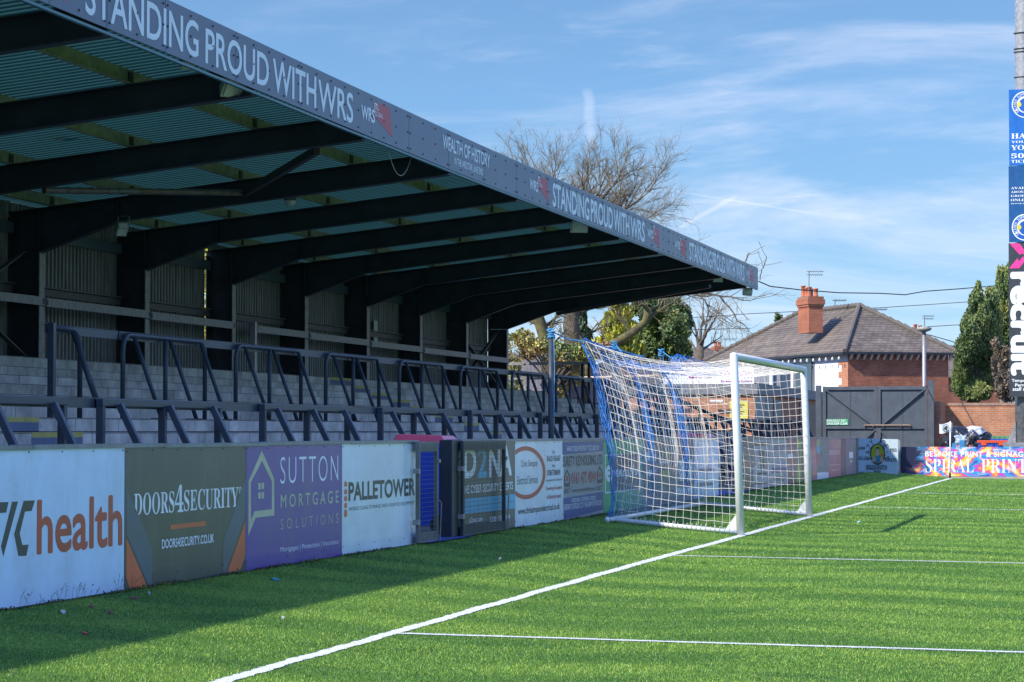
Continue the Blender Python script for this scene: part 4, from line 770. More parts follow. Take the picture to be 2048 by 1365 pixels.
def sign(y0, y1, x0, m, label):
    a, c = SG.hit(x0, y0, 0), SG.hit(x0+1, y1, 0); s = thing('pylon_sign', (a.x, YP-.5, c.z), label, 'sign', 'signs on the floodlight pylon'); MB().box((a.x,YP-.5,c.z),(a.x+2.5,YP-.46,a.z)).build('panel', m, s)
    MB().box((a.x+.3,YP-.46,c.z+.15),(a.x+1.6,YP-.36,c.z+.22)).box((a.x+.3,YP-.46,a.z-.3),(a.x+1.6,YP-.36,a.z-.23)).build('bracket', M_galv, s); return s
m_b1 = M('bright_blue_sign', (.01,.12,.42), .4); m_b2 = M('deep_blue_sign', (.008,.075,.22), .4)
s1 = sign(180,332,2017.5,m_b1,'bright blue upper sign with a round crest and white words on the pylon'); s2 = sign(333,485,2017,m_b2,'darker blue middle sign with white words and a crest on the pylon'); s3 = sign(487,794,2017,M('charcoal_sign', (.04,.042,.05), .4),'charcoal lower sign reading recruit downwards with a pink X on the pylon')
c_w2 = M('bright_white_print', (.75,.77,.78), .4)
for s, x, y0, y1, w in (('HAVE',2022.3,278,266,56),('YOU GOT',2022.3,286.8,280.4,62),('YOUR',2022.3,301,289.5,54),('50/50',2022.3,317,306,60),('TICKET',2022.3,326.6,319.2,50)): SG.text(serif(s), (x,y0), (x+w,y1), c_w2, s1)
for s, x, y0, y1, w in (('AVAILABLE',2021.5,379,373,62),('AROUND THE',2021.5,386.5,381,64),('GROUND OR',2021.5,394.5,389,62),('ONLINE AT',2021.5,403,397,56),('WWW.SST.CO.UK',2021.5,409,405.5,66)): SG.text(serif(s), (x,y0), (x+w,y1), c_w2, s2)
m_ly = M('crest_yellow', (.60,.50,.05), .4)
for s, cy in ((s1, 209.5), (s2, 455)):
    SG.poly(ell(2050,cy,26.5,26.5), c_w2, s, 'crest', k=1); SG.poly(ell(2050,cy,24.5,24.5), M('crest_blue', (.01,.09,.38), .4), s, 'crest', k=2); SG.poly(ell(2050,cy,16.5,16.5), c_w2, s, 'crest', k=3); SG.poly(ell(2051,cy+1,14,14), M('crest_blue', (.01,.09,.38)), s, 'crest', k=4)
    SG.poly([(2033,cy-1),(2036,cy-5),(2041,cy-5),(2043,cy),(2041,cy+4),(2036,cy+5),(2034,cy+3)], m_ly, s, 'crest', k=5)
    for i, ch in enumerate('SILKMEN SUPPORTERS'):
        a = math.radians(225-i*11.5)
        if ch == ' ': continue
        c0 = SG.hit(2050+20.5*math.cos(a), cy-20.5*math.sin(a), 3); vs, fs = text_mesh(ch, .02); th = a-math.pi/2
        MB().add([c0+SG.r*((x-.5)*.045*math.cos(th)-(y-.5)*.085*math.sin(th))+SG.u*((x-.5)*.045*math.sin(th)+(y-.5)*.085*math.cos(th)) for x, y in vs], fs).build('crest_lettering', c_w2, s)
m_pk = M('hot_pink_print', (.80,.04,.25), .4)
SG.poly([(2019.5,487.5),(2038.5,487.5),(2049,501),(2060,487.5),(2078,487.5),(2058,512),(2078,537),(2060,537),(2049,523),(2038,537),(2018.5,537),(2040,511)], m_pk, s3, 'pink_x')
SG.poly([(2035,517),(2040,509),(2046,507),(2049,512),(2043,516),(2038,523)], MATS['charcoal_sign'], s3, 'pink_x', k=2)
a = SG.hit(2022.8, 548); e = SG.hit(2062, 748); bold_mesh(lambda x, y: V(a.x+(e.x-a.x)*y, YP-.51, a.z+(e.z-a.z)*x), 'recruit', .045, 1.0, V(0,-1,0), .004).build('lettering', c_w2, s3)
for s, x, y0, y1, w in (('Temporary and',2023.6,766,758.5,60),('Permanent',2030.5,773.5,767.5,46),('staff solutions',2025.8,782,775,58)): SG.text(s, (x,y0), (x+w,y1), c_w2, s3, .02)
# ================================================================ black gate, brick wall, pile of rubbish
YG = 88.0; GP = Plane((0,YG,0), (1,0,0), .02); M_gate = M('charcoal_gate_paint', (.068,.082,.096), .5, var=.12)
t = thing('yard_gate', (P(1755,900,Y=YG).x, YG, 0), 'tall double gate of charcoal sheet steel with diagonal braces', 'gate'); gx = lambda x: P(x,800,Y=YG).x; gzz = lambda y: P(1755,y,Y=YG).z
for a, e in ((1646,1754.4), (1755.4,1855)):
    lf = MB().box((gx(a),YG,.05),(gx(e),YG+.03,gzz(774))).build('gate_leaf', M_gate, t); b = MB()
    for xx in (a, e-6): b.box((gx(xx),YG-.06,.05),(gx(xx+6),YG,gzz(773)))
    b.box((gx(a),YG-.062,gzz(780)),(gx(e),YG+.01,gzz(773.5))); b.box((gx(a),YG-.062,gzz(858)),(gx(e),YG,gzz(853)))
    mid = (a+e)/2
    for yy0, yy1 in ((779,854),(952,860)):
        xo, xi = (a+5, e-4) if a < 1700 else (e-5, a+4)
        b.beam((gx(xo),YG-.04,gzz(yy0)), (gx(xi),YG-.04,gzz(yy1)), .05, .1, (0,1,0))
    b.build('bracing', M_gate, lf); b = MB(); b.box((gx(mid),YG-.004,.1),(gx(mid)+.012,YG+.0,gzz(781))); b.build('sheet_joint', M_stud, lf)
    for xx in (a+8,): pass
for x0, x1, yt, l in ((1632,1642.5,771,0),(1857,1868,761,0)): MB().box((gx(x0),YG-.12,0),(gx(x1),YG+.1,gzz(yt))).build('gate_post', M_gate, t)
b = MB(); b.tube([(gx(1728),YG-.1,gzz(851)),(gx(1822),YG-.1,gzz(851))], .03, 8); [b.box((gx(x),YG-.14,gzz(853)),(gx(x+3),YG-.05,gzz(849))) for x in (1728,1745,1765,1800,1818)]; b.build('sliding_bolt', M('rusty_galvanised', (.22,.16,.11), .7), t)
s = MB().box((gx(1649),YG-.03,gzz(850.5)),(gx(1696.5),YG-.0,gzz(838.5))); sg = s.build('exit_sign', M('emergency_green', (.06,.36,.14), .4), t)
ESP = Plane((0,YG-.03,0), (1,0,0), .004); ESP.text('EMERGENCY EXIT', (1653.5,844), (1692,839.7), c_w2, sg, .02); ESP.text('PLEASE KEEP CLEAR', (1650.5,849.8), (1695,845.4), c_w2, sg, .02)
GP2 = Plane((0,YG,0), (1,0,0), .004); GP2.text('EXIT', (1706,800), (1741,785), M('faded_chalk_white', (.105,.12,.14), .8), t, -.01, 1.2, name='faded_lettering')
M_bw = brick_mat('orange_yard_brick', (.42,.135,.05), (.50,.20,.085), (.36,.27,.20), ms=.012, axis='x', dirt=.35); M_bwy = brick_mat('orange_yard_brick_side', (.40,.13,.05), (.46,.18,.08), (.36,.27,.20), axis='y')
wx = lambda x, Y: P(x,850,Y=Y).x
t = thing('brick_yard_wall', (wx(1960,91), 91, 0), 'orange brick yard wall with a pier, right of the charcoal gate', 'wall'); zw = P(1950,806,Y=91).z
MB().box((wx(1868,88.3),91,0),(wx(1868,88.3)+9,91.25,zw-.1)).build('wall', M_bw, t); MB().box((wx(1868,88.3)+.3,90.97,zw-.1),(wx(1868,88.3)+9,91.28,zw)).build('brick_on_edge_coping', brick_mat('coping_brick', (.30,.13,.07), (.40,.2,.12), (.3,.25,.2), bw=.075, bh=.12, axis='x'), t)
MB().box((wx(1868.6,88.3),88.3,0),(wx(1881,88.3),90.99,P(1875,803,Y=88.3).z)).build('pier', M_bw, t)
MB().box((wx(1881,88.3)+.002,88.5,0),(wx(1895,88.5),89.4,P(1890,876,Y=88.5).z)).build('low_pier', M_bw, t)
def bag(x, y, Y, rx, ry, rz, m, label, name='rubbish_sack', cat='sack', seed=0, group='sacks heaped by the yard wall'):
    c = P(x, y, Y=Y); bm = bmesh.new(); bmesh.ops.create_icosphere(bm, subdivisions=4, radius=1); r_ = random.Random(seed)
    ks = [(V(r_.gauss(0,1), r_.gauss(0,1), r_.gauss(0,1)).normalized(), r_.uniform(3,9), r_.uniform(0,6)) for _ in range(16)]
    for v in bm.verts:
        n = v.co.normalized(); d = 1+sum(math.sin(n.dot(k)*f+p_)*.05 for k, f, p_ in ks)+.05*abs(math.sin(n.x*13+n.z*9+seed)); v.co = c+V(n.x*rx*d, n.y*ry*d, n.z*rz*d)
    me = bpy.data.meshes.new(name); bm.to_mesh(me); bm.free(); me.materials.append(m); o = bpy.data.objects.new(name, me); S.collection.objects.link(o); tag(o, label, cat, group)
M_bag = M('black_polythene', (.014,.015,.02), .22, bump=.9, bscale=9); M_wbag = M('grey_white_polythene', (.45,.47,.50), .35, bump=.7, bscale=8)
for i, (x, y, Y, rx, ry, rz, m, l) in enumerate(((1905,888,86.5,.35,.4,.35,M_bag,'small black sack lowest at the left of the heap'),(1920,876,86.8,.45,.5,.38,M_bag,'black sack on the left shoulder of the heap'),(1928,866,87.2,.5,.5,.2,M('slate_blue_sheeting',(.08,.10,.16),.4,bump=.6,bscale=8),'slate blue crumpled sheet across the top of the heap'),(1950,862,87,.33,.4,.16,M_wbag,'grey white sack on top of the heap'),
        (1960,874,87.2,.35,.4,.25,M_bag,'black sack at the right shoulder of the heap'),(1944,882,86.0,.24,.3,.34,M('speckled_black_sack',(.02,.02,.025),.3,col2=(.4,.4,.42),lo=.52,hi=.62,vscale=11,bump=.6),'black and white speckled sack at the front of the heap'),(1965,886,87,.33,.3,.3,M_bag,'low black sack beside the blue crates'),(1932,888,86.3,.4,.35,.3,M('pale_blue_sheeting',(.22,.30,.36),.4,bump=.6,bscale=8),'pale blue sheeting low in the heap'))):
    bag(x, y, Y, rx, ry, rz, m, l, seed=i+3)
def crate(x0, x1, yt, yb, Y, d, m, label, name='crate', cat='crate', rim=None):
    a, e = P(x0,yt,Y=Y), P(x1,yb,Y=Y); t = thing(name, (a.x,Y,e.z), label, cat, 'plastic crates behind the rainbow board'); b = MB(); w = .03; z0, z1 = e.z-.35, a.z-(.06 if rim else 0)
    b.box((a.x,Y,z0),(e.x,Y+w,z1)); b.box((a.x,Y+d,z0),(e.x,Y+d+w,z1)); b.box((a.x,Y+w,z0),(a.x+w,Y+d,z1)); b.box((e.x-w,Y+w,z0),(e.x,Y+d,z1)); b.box((a.x+w,Y+w,z0),(e.x-w,Y+d,z0+w))
    for k in range(4): xx = a.x+(e.x-a.x)*(k+.5)/4; b.box((xx-.02,Y-.02,z0),(xx+.02,Y,z1))
    b.build('body', m, t)
    if rim: b = MB(); b.box((a.x-.03,Y-.04,z1+.002),(e.x+.03,Y+d+.06,z1+.09)); b.box((a.x+.1,Y-.05,z1-.08),(a.x+.28,Y-.001,z1+.0)); b.build('lid', rim, t, bevel=.01)
m_cb = M('crate_blue', (.02,.08,.42), .4); m_rd = M('orange_red_lid', (.60,.08,.03), .4)
crate(1956,1988,883,897,83.5,.6,m_cb,'blue crate with an orange red lid nearest the heap of sacks',rim=m_rd); crate(1991,2023,883,897,83.5,.6,m_cb,'blue crate with an orange red lid beside the pylon',rim=m_rd)
crate(1981,2024,878,884,85.5,.8,m_cb,'long flat blue crate behind the lidded crates'); crate(1983,2023,872.5,877,86.0,.6,M('faded_green_plastic',(.10,.25,.09),.5),'faded green crate stacked at the back')
crate(1904,1914,887,895,84.2,.3,M('sky_blue_plastic',(.05,.22,.45),.4),'small sky blue box at the left end of the crates'); crate(1919,1929,881,895,84.2,.3,M('sky_blue_plastic',(.05,.22,.45)),'upright sky blue box with tan sides before the heap')
for x, l in ((1914.5,'orange traffic cone tip left of the pale blue box'),(1940,'orange traffic cone tip under the speckled sack')):
    p = P(x,891,Y=80.5); t = thing('traffic_cone', (p.x,p.y,0), l, 'traffic cone', 'traffic cones behind the rainbow board'); MB().tube([(p.x,p.y,.35),(p.x,p.y,p.z)], [.12,.03], 12).build('cone', M('cone_orange',(.75,.13,.03),.5), t); MB().box((p.x-.2,p.y-.2,.0),(p.x+.2,p.y+.2,.35)).build('base', M_black, t)
# ================================================================ lamp post, wires
p = P(1848,662,Y=92); t = thing('lamp_post', (p.x,92,0), 'thin grey lamp post rising behind the charcoal gate', 'lamp post')
MB().tube([(p.x,92,0),(p.x,92,p.z)], [.09,.07], 10).build('post', M_galv, t, smooth=True); MB().lathe((p.x,92,p.z), [(.08,-.05),(.26,.02),(.28,.1),(.1,.16)], 14).build('lamp_head', M('lamp_head_grey',(.25,.24,.2),.5), t, smooth=True)
def wire(pts, D, r, label):
    b = MB(); q = [CAM+ray(x,y)*d for (x,y),d in zip(pts, D)]; b.tube(q, r*.7, 5); tag(b.build('overhead_wire', M('black_wire',(.02,.02,.025),.6)), label, 'wire', 'overhead wires')
wire([(1517,563),(1540,573),(1600,580),(1680,586),(1760,587),(1810,590),(1850,583),(1920,578),(1990,572),(2060,565)], [78,79,81,84,88,90,92,95,98,100], .028, 'thick black wire running from the tip of the stand roof to the right')
wire([(1380,636),(1500,628),(1620,622),(1760,616),(1880,608),(2000,600)], [130]*6, .025, 'thin wire crossing the chimney just above the house roof')
wire([(1840,655),(1900,651),(2000,646)], [120]*3, .025, 'short thin wire right of the lamp post'); wire([(1850,668),(1900,682),(1930,692)], [118]*3, .03, 'wire drooping from the rear aerial to the right')
wire([(1380,660),(1500,657)], [140]*2, .03, 'faint level wire left of the house roof')
# ================================================================ houses
fh = Vector((fw.x, fw.y, 0)).normalized()
def ring_bricks(): pass
D0 = 115; e1 = rt*.96+fh*.28; e2 = rt*-.28+fh*.96; C0 = CAM+ray(1690,703)*D0; EZ = C0.z; C0.z = 0; rot1 = math.atan2(e1.y, e1.x); rot2 = math.atan2(e2.y, e2.x)
M_hb = brick_mat('red_house_brick', (.30,.07,.03), (.40,.12,.05), (.27,.16,.11), axis='xy', rot=rot1, dirt=.4); M_hb2 = brick_mat('orange_quoin_brick', (.48,.15,.05), (.55,.2,.08), (.4,.3,.22), axis='xy', rot=rot2)
M_slate = brick_mat('grey_slate', (.13,.10,.075), (.185,.145,.11), (.06,.048,.038), bw=.3, bh=.12, ms=.012, axis='xy', rot=rot1, dirt=.45, bump=.8); M_render = M('white_render', (.78,.80,.82), .9, var=.04)
M_ridge = M('grey_ridge_tile', (.11,.095,.078), .9)
def G(a, b_, z): return Vector((C0.x, C0.y, 0))+e1*a+e2*b_+V(0,0,z)
house = thing('semi_detached_house', G(2.7, 9, 0), 'white rendered and red brick house with a grey slate hipped roof and tall brick chimney', 'house')
o_ = .28; W1, L1 = 5.35, 18.0; b = MB(); b.add([G(o_,o_,0),G(W1,o_,0),G(W1,o_,EZ),G(o_,o_,EZ)], [(0,1,2,3)]); b.add([G(W1,o_,0),G(W1,L1,0),G(W1,L1,EZ),G(W1,o_,EZ)], [(0,1,2,3)]); b.build('brick_wall', M_hb, house)
b = MB(); b.add([G(o_,L1,0),G(o_,o_,0),G(o_,o_,EZ),G(o_,L1,EZ)], [(0,1,2,3)]); b.build('rendered_wall', M_render, house)
b = MB(); z_ = 0; k = 0
while z_ < EZ-.1:
    w = 1.1 if k % 2 else .75; b.add([G(o_-.012,o_+w,z_),G(o_-.012,o_-.01,z_),G(o_-.012,o_-.01,min(z_+.3,EZ)),G(o_-.012,o_+w,min(z_+.3,EZ))], [(0,1,2,3)]); z_ += .3; k += 1
b.build('quoins', M_hb2, house)
RZ = P(0,0,Y=1).z*0+1.45+(862-613)*120/5000; A_, B_ = G(2.75,4.5,RZ), G(2.75,11.9,RZ); c0, c1, c2, c3 = G(0,0,EZ), G(W1+.3,0,EZ), G(W1+.3,L1+.3,EZ), G(0,L1+.3,EZ)
dn = V(0,0,-.12); b = MB()
for f in ([c0,c1,A_],[c3,c0,A_,B_],[c2,c3,B_],[c1,c2,B_,A_]): b.prism([p_ for p_ in f], dn)
rf = b.build('roof', M_slate, house)
b = MB()
for p_, q_ in ((c0,A_),(c1,A_),(A_,B_),(B_,c3)):
    n = int((q_-p_).length/.42)
    for i in range(n): a = p_.lerp(q_, i/n); c = p_.lerp(q_, (i+.97)/n); b.tube([a+V(0,0,.03), c+V(0,0,.075)], [.11,.13], 8)
b.build('ridge_tiles', M_ridge, rf)
b = MB()
for i in range(16): p_ = G(.35+i*.335, .02, EZ-.13); b.prism([p_, p_+e2*.26, p_+e2*.26+V(0,0,-.24)], e1*.1)
b.build('eaves_bracket', M('white_bracket',(.5,.5,.5),.6), house)
b = MB(); b.prism([G(-.02,0,EZ-.13),G(-.02,L1,EZ-.13),G(-.02,L1,EZ-.03),G(-.02,0,EZ-.03)], e1*-.1); b.prism([G(0,-.1,EZ-.13),G(W1+.3,-.1,EZ-.13),G(W1+.3,-.1,EZ-.03),G(0,-.1,EZ-.03)], e2*.1); b.build('gutter', M_steel, house)
b = MB(); b.add([G(o_-.02,13,EZ-.45),G(o_-.02,.3,EZ-.45),G(o_-.02,.3,EZ-.1),G(o_-.02,13,EZ-.1)], [(0,1,2,3)]); b.build('fascia_board', M('grey_fascia_board',(.35,.37,.39),.6), house)
for i in range(18):
    c = G(-.08, .5+i*.75, EZ-.34); MB().lathe(c, [(.02,.12),(.06,.04),(.06,-.02),(.02,-.06)], 8).build('festoon_bulb', M('bulb_white',(.5,.5,.47),.3), house)
HW = Plane(G(o_,0,0), -e2, .02)   # the rendered wall, seen from outside
fr = HW.poly([(1586,706),(1629,704),(1629,788),(1586,786)], M('grey_window_surround',(.12,.13,.15),.5), house, 'window', k=1, th=.06); HW.poly([(1592,712),(1623,711),(1623,782),(1592,781)], M('window_glass',(.06,.08,.10),.1), fr, 'pane', k=3); HW.poly([(1602,742),(1612,742),(1612,780),(1602,779)], c_w2, fr, 'curtain', k=4)
dc = HW.hit(1562,745,1)-e1*.35; bd = MB(); ax_ = (-e1*.8-e2*.6).normalized(); q1 = ax_.cross(V(0,0,1)).normalized(); q2 = q1.cross(ax_)
vs = [dc]+[dc+ax_*.02*r_*r_+(q1*math.cos(a)+q2*math.sin(a))*.13*r_*1.0 for r_ in (1,2,3) for a in [i*math.pi/10 for i in range(20)]]
bd.add(vs, [(0, 1+i, 1+(i+1)%20) for i in range(20)]+[(1+r_*20+i, 1+(r_+1)*20+i, 1+(r_+1)*20+(i+1)%20, 1+r_*20+(i+1)%20) for r_ in (0,1) for i in range(20)]); dish = bd.build('satellite_dish', M('dish_grey',(.28,.29,.29),.5), house)
MB().tube([dc, dc+ax_*.4-V(0,0,.05)], .02, 6).tube([dc, dc+e1*.35-V(0,0,.2)], .02, 6).build('dish_arm', M_stud, dish)
HB = Plane(G(0,o_,0), e1, .02)
def chimney(c, w1, w2, z0, z1, zp, parent, pots, m=None):
    """c: centre on plan; brick stack z0..z1, pots to zp"""
    m = m or brick_mat('chimney_brick', (.36,.085,.03), (.44,.13,.05), (.26,.17,.12), axis='xy', rot=rot1); b = MB()
    def bx(g, za, zb2):
        p_ = [c-e1*(w1/2+g)-e2*(w2/2+g), c+e1*(w1/2+g)-e2*(w2/2+g), c+e1*(w1/2+g)+e2*(w2/2+g), c-e1*(w1/2+g)+e2*(w2/2+g)]; b.prism([V(q.x,q.y,za) for q in p_], (0,0,zb2-za))
    h = z1-z0; bx(0, z0, z1-h*.28); bx(.05, z1-h*.28, z1-h*.22); bx(.09, z1-h*.22, z1-h*.08); bx(.04, z1-h*.08, z1)
    ch = b.build('chimney', m, parent)
    for u, v, hh in pots:
        q = c+e1*(u*w1/2)+e2*(v*w2/2); MB().lathe((q.x,q.y,z1), [(.11,0),(.13,.05),(.10,.08),(.10,(zp-z1)*hh-.06),(.13,(zp-z1)*hh-.04),(.12,(zp-z1)*hh),(.06,(zp-z1)*hh)], 12).build('chimney_pot', M('terracotta_pot',(.42,.12,.05),.8), ch, smooth=True)
    return ch
cz = lambda y, d: 1.45+(862-y)*d/5000
cc_ = CAM+ray(1624,650)*119.5; cc_.z = 0
ch = chimney(cc_+e2*.65+e1*.2, .72, 1.3, cz(665,119), cz(592,119), cz(568,119), house, [(-.45,.75,1),(-.35,.25,.8),(-.3,-.2,.85),(.4,-.5,.7),(.4,.4,.75)])
def aerial(x, y0, y1, D, yb, label, n=7, w=.5):
    base = CAM+ray(x,y1)*D; top_ = CAM+ray(x,y0)*D; t = thing('tv_aerial', base, label, 'aerial', 'television aerials above the roofs'); MB().tube([base, top_], .022, 6).build('mast', M('aerial_grey',(.2,.2,.2),.5,metal=.4), t)
    for j, (yy, ww) in enumerate(((y0+1.5, w), (y0+yb, w*.95))):
        c = CAM+ray(x,yy)*D; b = MB(); d = (e1*.9-e2*.2).normalized(); b.tube([c-d*.12, c+d*ww*1.9], .014, 5)
        for i in range(n): q = c+d*(ww*1.9*(i+.5)/n); s_ = (d.cross(V(0,0,1))*.9+V(0,0,.25)).normalized(); b.tube([q-s_*.16, q+s_*.16], .008, 4)
        b.build('boom', MATS['aerial_grey'], t)
aerial(1618,542,592,119,8,'tall twin aerial on the brick chimney of the white house',w=.37); aerial(1670,599,616,121,3,'small pair of aerials on the ridge right of the chimney',4,.3); aerial(1748,617,630,124,3,'aerial behind the right hip of the roof',5,.36); aerial(1849,631,668,124,7,'aerial beside the lamp post over the rear chimney',6,.25)
aerial(1450,676,700,150,4,'small distant aerial over the low roof left of the house',4,.4)
# rear house whose chimney shows over the right hip
def simple_house(name, cx_px, D, w, l, ez, rz, label, wallm, chim=None, roofm=None):
    c = CAM+ray(cx_px,862)*D; c.z = 0; t = thing(name, c, label, 'house'); g = lambda a, b_, z_: c+e1*a+e2*b_+V(0,0,z_)
    b = MB(); b.prism([g(-w/2,-l/2,0),g(w/2,-l/2,0),g(w/2,l/2,0),g(-w/2,l/2,0)], (0,0,ez)); b.build('wall', wallm, t)
    q = [g(-w/2-.3,-l/2-.3,ez+.003),g(w/2+.3,-l/2-.3,ez+.003),g(w/2+.3,l/2+.3,ez+.003),g(-w/2-.3,l/2+.3,ez+.003)]; A2, B2 = g(-max(0,(w-l)/2),-max(0,(l-w)/2),rz), g(max(0,(w-l)/2),max(0,(l-w)/2),rz); b = MB()
    if l > w: fs = ([q[0],q[1],A2],[q[1],q[2],B2,A2],[q[2],q[3],B2],[q[3],q[0],A2,B2])
    else: fs = ([q[0],q[1],B2,A2],[q[1],q[2],B2],[q[2],q[3],A2,B2],[q[3],q[0],A2])
    for f in fs: b.prism(f, (0,0,-.1))
    b.build('roof', roofm or M_slate, t)
    for (x0, x1, yb_, y1, yp) in chim or []:
        cq = CAM+ray((x0+x1)/2, 700)*D; cq.z = 0; w_ = (x1-x0)*D/5000; chimney(cq, w_*.8, .6, rz-1.2, cz(y1,D), cz(yp,D), t, [(-.5,0,1),(.45,0,.9)])
    return t
simple_house('rear_house', 1838, 150, 7, 9, 4.6, cz(700,150), 'rear house of which only two chimney pots show over the right hip', M_hb, [(1822,1850,690,671,649)])
simple_house('distant_house', 1400, 158, 7, 9, 4.4, cz(694,158), 'distant grey roofed house left of the white house', M_hb, [(1424,1446,705,694,683)])
simple_house('distant_house', 1298, 120, 5, 8, 3.0, cz(716,120), 'distant house with an orange chimney showing above the goal net', M_hb, [(1283,1312,730,696,684)])
simple_house('slate_outbuilding', 1226, 100, 5.6, 6, cz(800,100), cz(716,100), 'low brick outbuilding with a big dark slate roof at the left of the net', brick_mat('outbuilding_brick', (.42,.17,.08), (.5,.24,.12), (.4,.3,.22), axis='xy', rot=rot1))
# ================================================================ clubhouse behind the goal
YCB = 84.0; cx0, cx1 = P(1243,800,Y=YCB).x, P(1510,800,Y=YCB).x; CP = Plane((0,YCB,0), (1,0,0), .01); z_ = lambda y: cz(y, 85.5)
club = thing('clubhouse', ((cx0+cx1)/2, YCB, 0), 'flat roofed orange brick clubhouse seen through the goal net', 'building')
MB().box((cx0,YCB,0),(cx1,YCB+.25,z_(790))).build('front_wall', M_bw, club); MB().box((cx1-.25,YCB+.252,0),(cx1,110,z_(790))).build('side_wall', M_bwy, club); MB().box((cx0,YCB+.252,0),(cx0+.25,110,z_(790))).build('side_wall', M_bwy, club)
MB().box((cx0-.1,YCB-.1,z_(790)+.003),(cx1+.1,110,z_(769))).build('roof_edge', M('grey_roof_edge',(.17,.175,.18),.6), club)
KP = Plane((cx1+.006,0,0), (0,1,0), .01)
KP.poly([(1510.5,790),(1545,797),(1545,895),(1510.5,895)], M('grey_poster',(.16,.175,.20),.4), club, 'poster', th=.02); KP.poly([(1532,797),(1546,799),(1546,895),(1532,895)], M('dark_poster',(.05,.06,.09),.4), club, 'poster', k=2)
KP.poly([(1517,856),(1524,842),(1531,854),(1533,876),(1516,876)], c_red, club, 'poster', k=3)
KP.poly([(1512,765),(1632,785),(1632,800),(1512,790)], M_black, club, 'dark_fascia', k=2, th=.06); KP.poly([(1548,800),(1562,803),(1562,895),(1548,895)], M('dark_door',(.03,.05,.09),.4), club, 'door', k=2); KP.poly([(1600,806),(1632,812),(1632,895),(1600,895)], M_black, club, 'door', k=2)
bn_ = CP.poly([(1325,736),(1507,734),(1507,768),(1325,770)], M('white_banner',(.74,.74,.75),.6), club, 'banner', k=-4, th=.03)
c_mag = M('magenta_print', (.30,.02,.26), .4); BP = Plane((0,YCB-.04,0), (1,0,0), .0)
b = MB().box((P(1325,736,Y=YCB-.05).x,YCB-.07,cz(769,85.3)),(P(1507,736,Y=YCB-.05).x,YCB-.045,cz(735.5,85.3))); bpy.data.objects.remove(bn_); bn_ = b.build('banner', MATS['white_banner'], club)
BP = Plane((0,YCB-.07,0), (1,0,0), .006); BP.text(serif('ROYAL LONDON'), (1384,757), (1505,743), c_mag, bn_, .01); BP.text("It's everyone's business", (1442,766.5), (1504,760), c_mag, bn_, .02); BP.text('1914', (1332,757), (1352,744), c_mag, bn_, -.01) if False else None
BP.poly([(1377,756),(1381,748),(1378,742),(1384,746),(1389,752),(1383,758)], c_mag, bn_, 'bird_emblem')
ys_ = CP.poly([(1459.5,802),(1496,802),(1496,838),(1459.5,838)], M('yellow_sign',(.62,.55,.12),.5), club, 'yellow_sign', k=3, th=.02)
for i in range(6): CP.poly([(1466,809+i*4.4),(1488-(i%3)*4,809+i*4.4),(1488-(i%3)*4,810.6+i*4.4),(1466,810.6+i*4.4)], M('faint_black',(.15,.14,.08),.6), ys_, 'printed_line', k=5)
MB().tube([P(1420,803,Y=YCB-.3), P(1446,803,Y=YCB-.3)], .05, 8).build('vent_pipe', M_white, club)
# dark awning and pipework over the clubhouse roof
b = MB(); b.box((P(1508,760,Y=90).x,90,cz(790,91)),(P(1560,760,Y=90).x,93,cz(738,91))); o = b.build('roof_cabin', M('grey_ribbed_cabin',(.22,.23,.24),.5,stretch=(8,1,.2),var=.4), club)
MB().tube([P(1543,742,Y=89.9), P(1543,775,Y=89.9)], .07, 8).build('drainpipe', M_white, club)
MB().tube([P(1115,758,Y=83), P(1325,752,Y=83)], .05, 8).build('x', M('warm_timber_rail',(.55,.42,.28),.7)).name = 'timber_rail'; tag(bpy.data.objects['timber_rail'], 'pale timber rail behind the net poles left of the clubhouse', 'rail')
# palisade fence
t = thing('palisade_fence', P(1110,860,Y=92), 'grey steel palisade fence behind the far end of the stand', 'fence'); b = MB(); ztp = lambda i: 0
for i in range(74):
    x = 1018+i*2.75*1.0; 
    p_ = P(x, 800, Y=92+max(0, i-40)*.06); zt2 = cz(702+max(0, i-46)*2.4, 93)
    b.prism([(p_.x-.03,p_.y,.2),(p_.x+.03,p_.y,.2),(p_.x+.035,p_.y,zt2-.12),(p_.x,p_.y,zt2),(p_.x-.035,p_.y,zt2-.12)], (0,.02,0))
b.build('pales', M('palisade_grey',(.27,.26,.30),.5,metal=.3), t); a, c = P(1015,800,Y=92.08), P(1205,800,Y=92.08); MB().box((a.x,92.06,cz(722,93)),(c.x,92.1,cz(718,93))).box((a.x,92.06,.7),(c.x,92.1,.76)).build('rail', MATS['palisade_grey'], t)
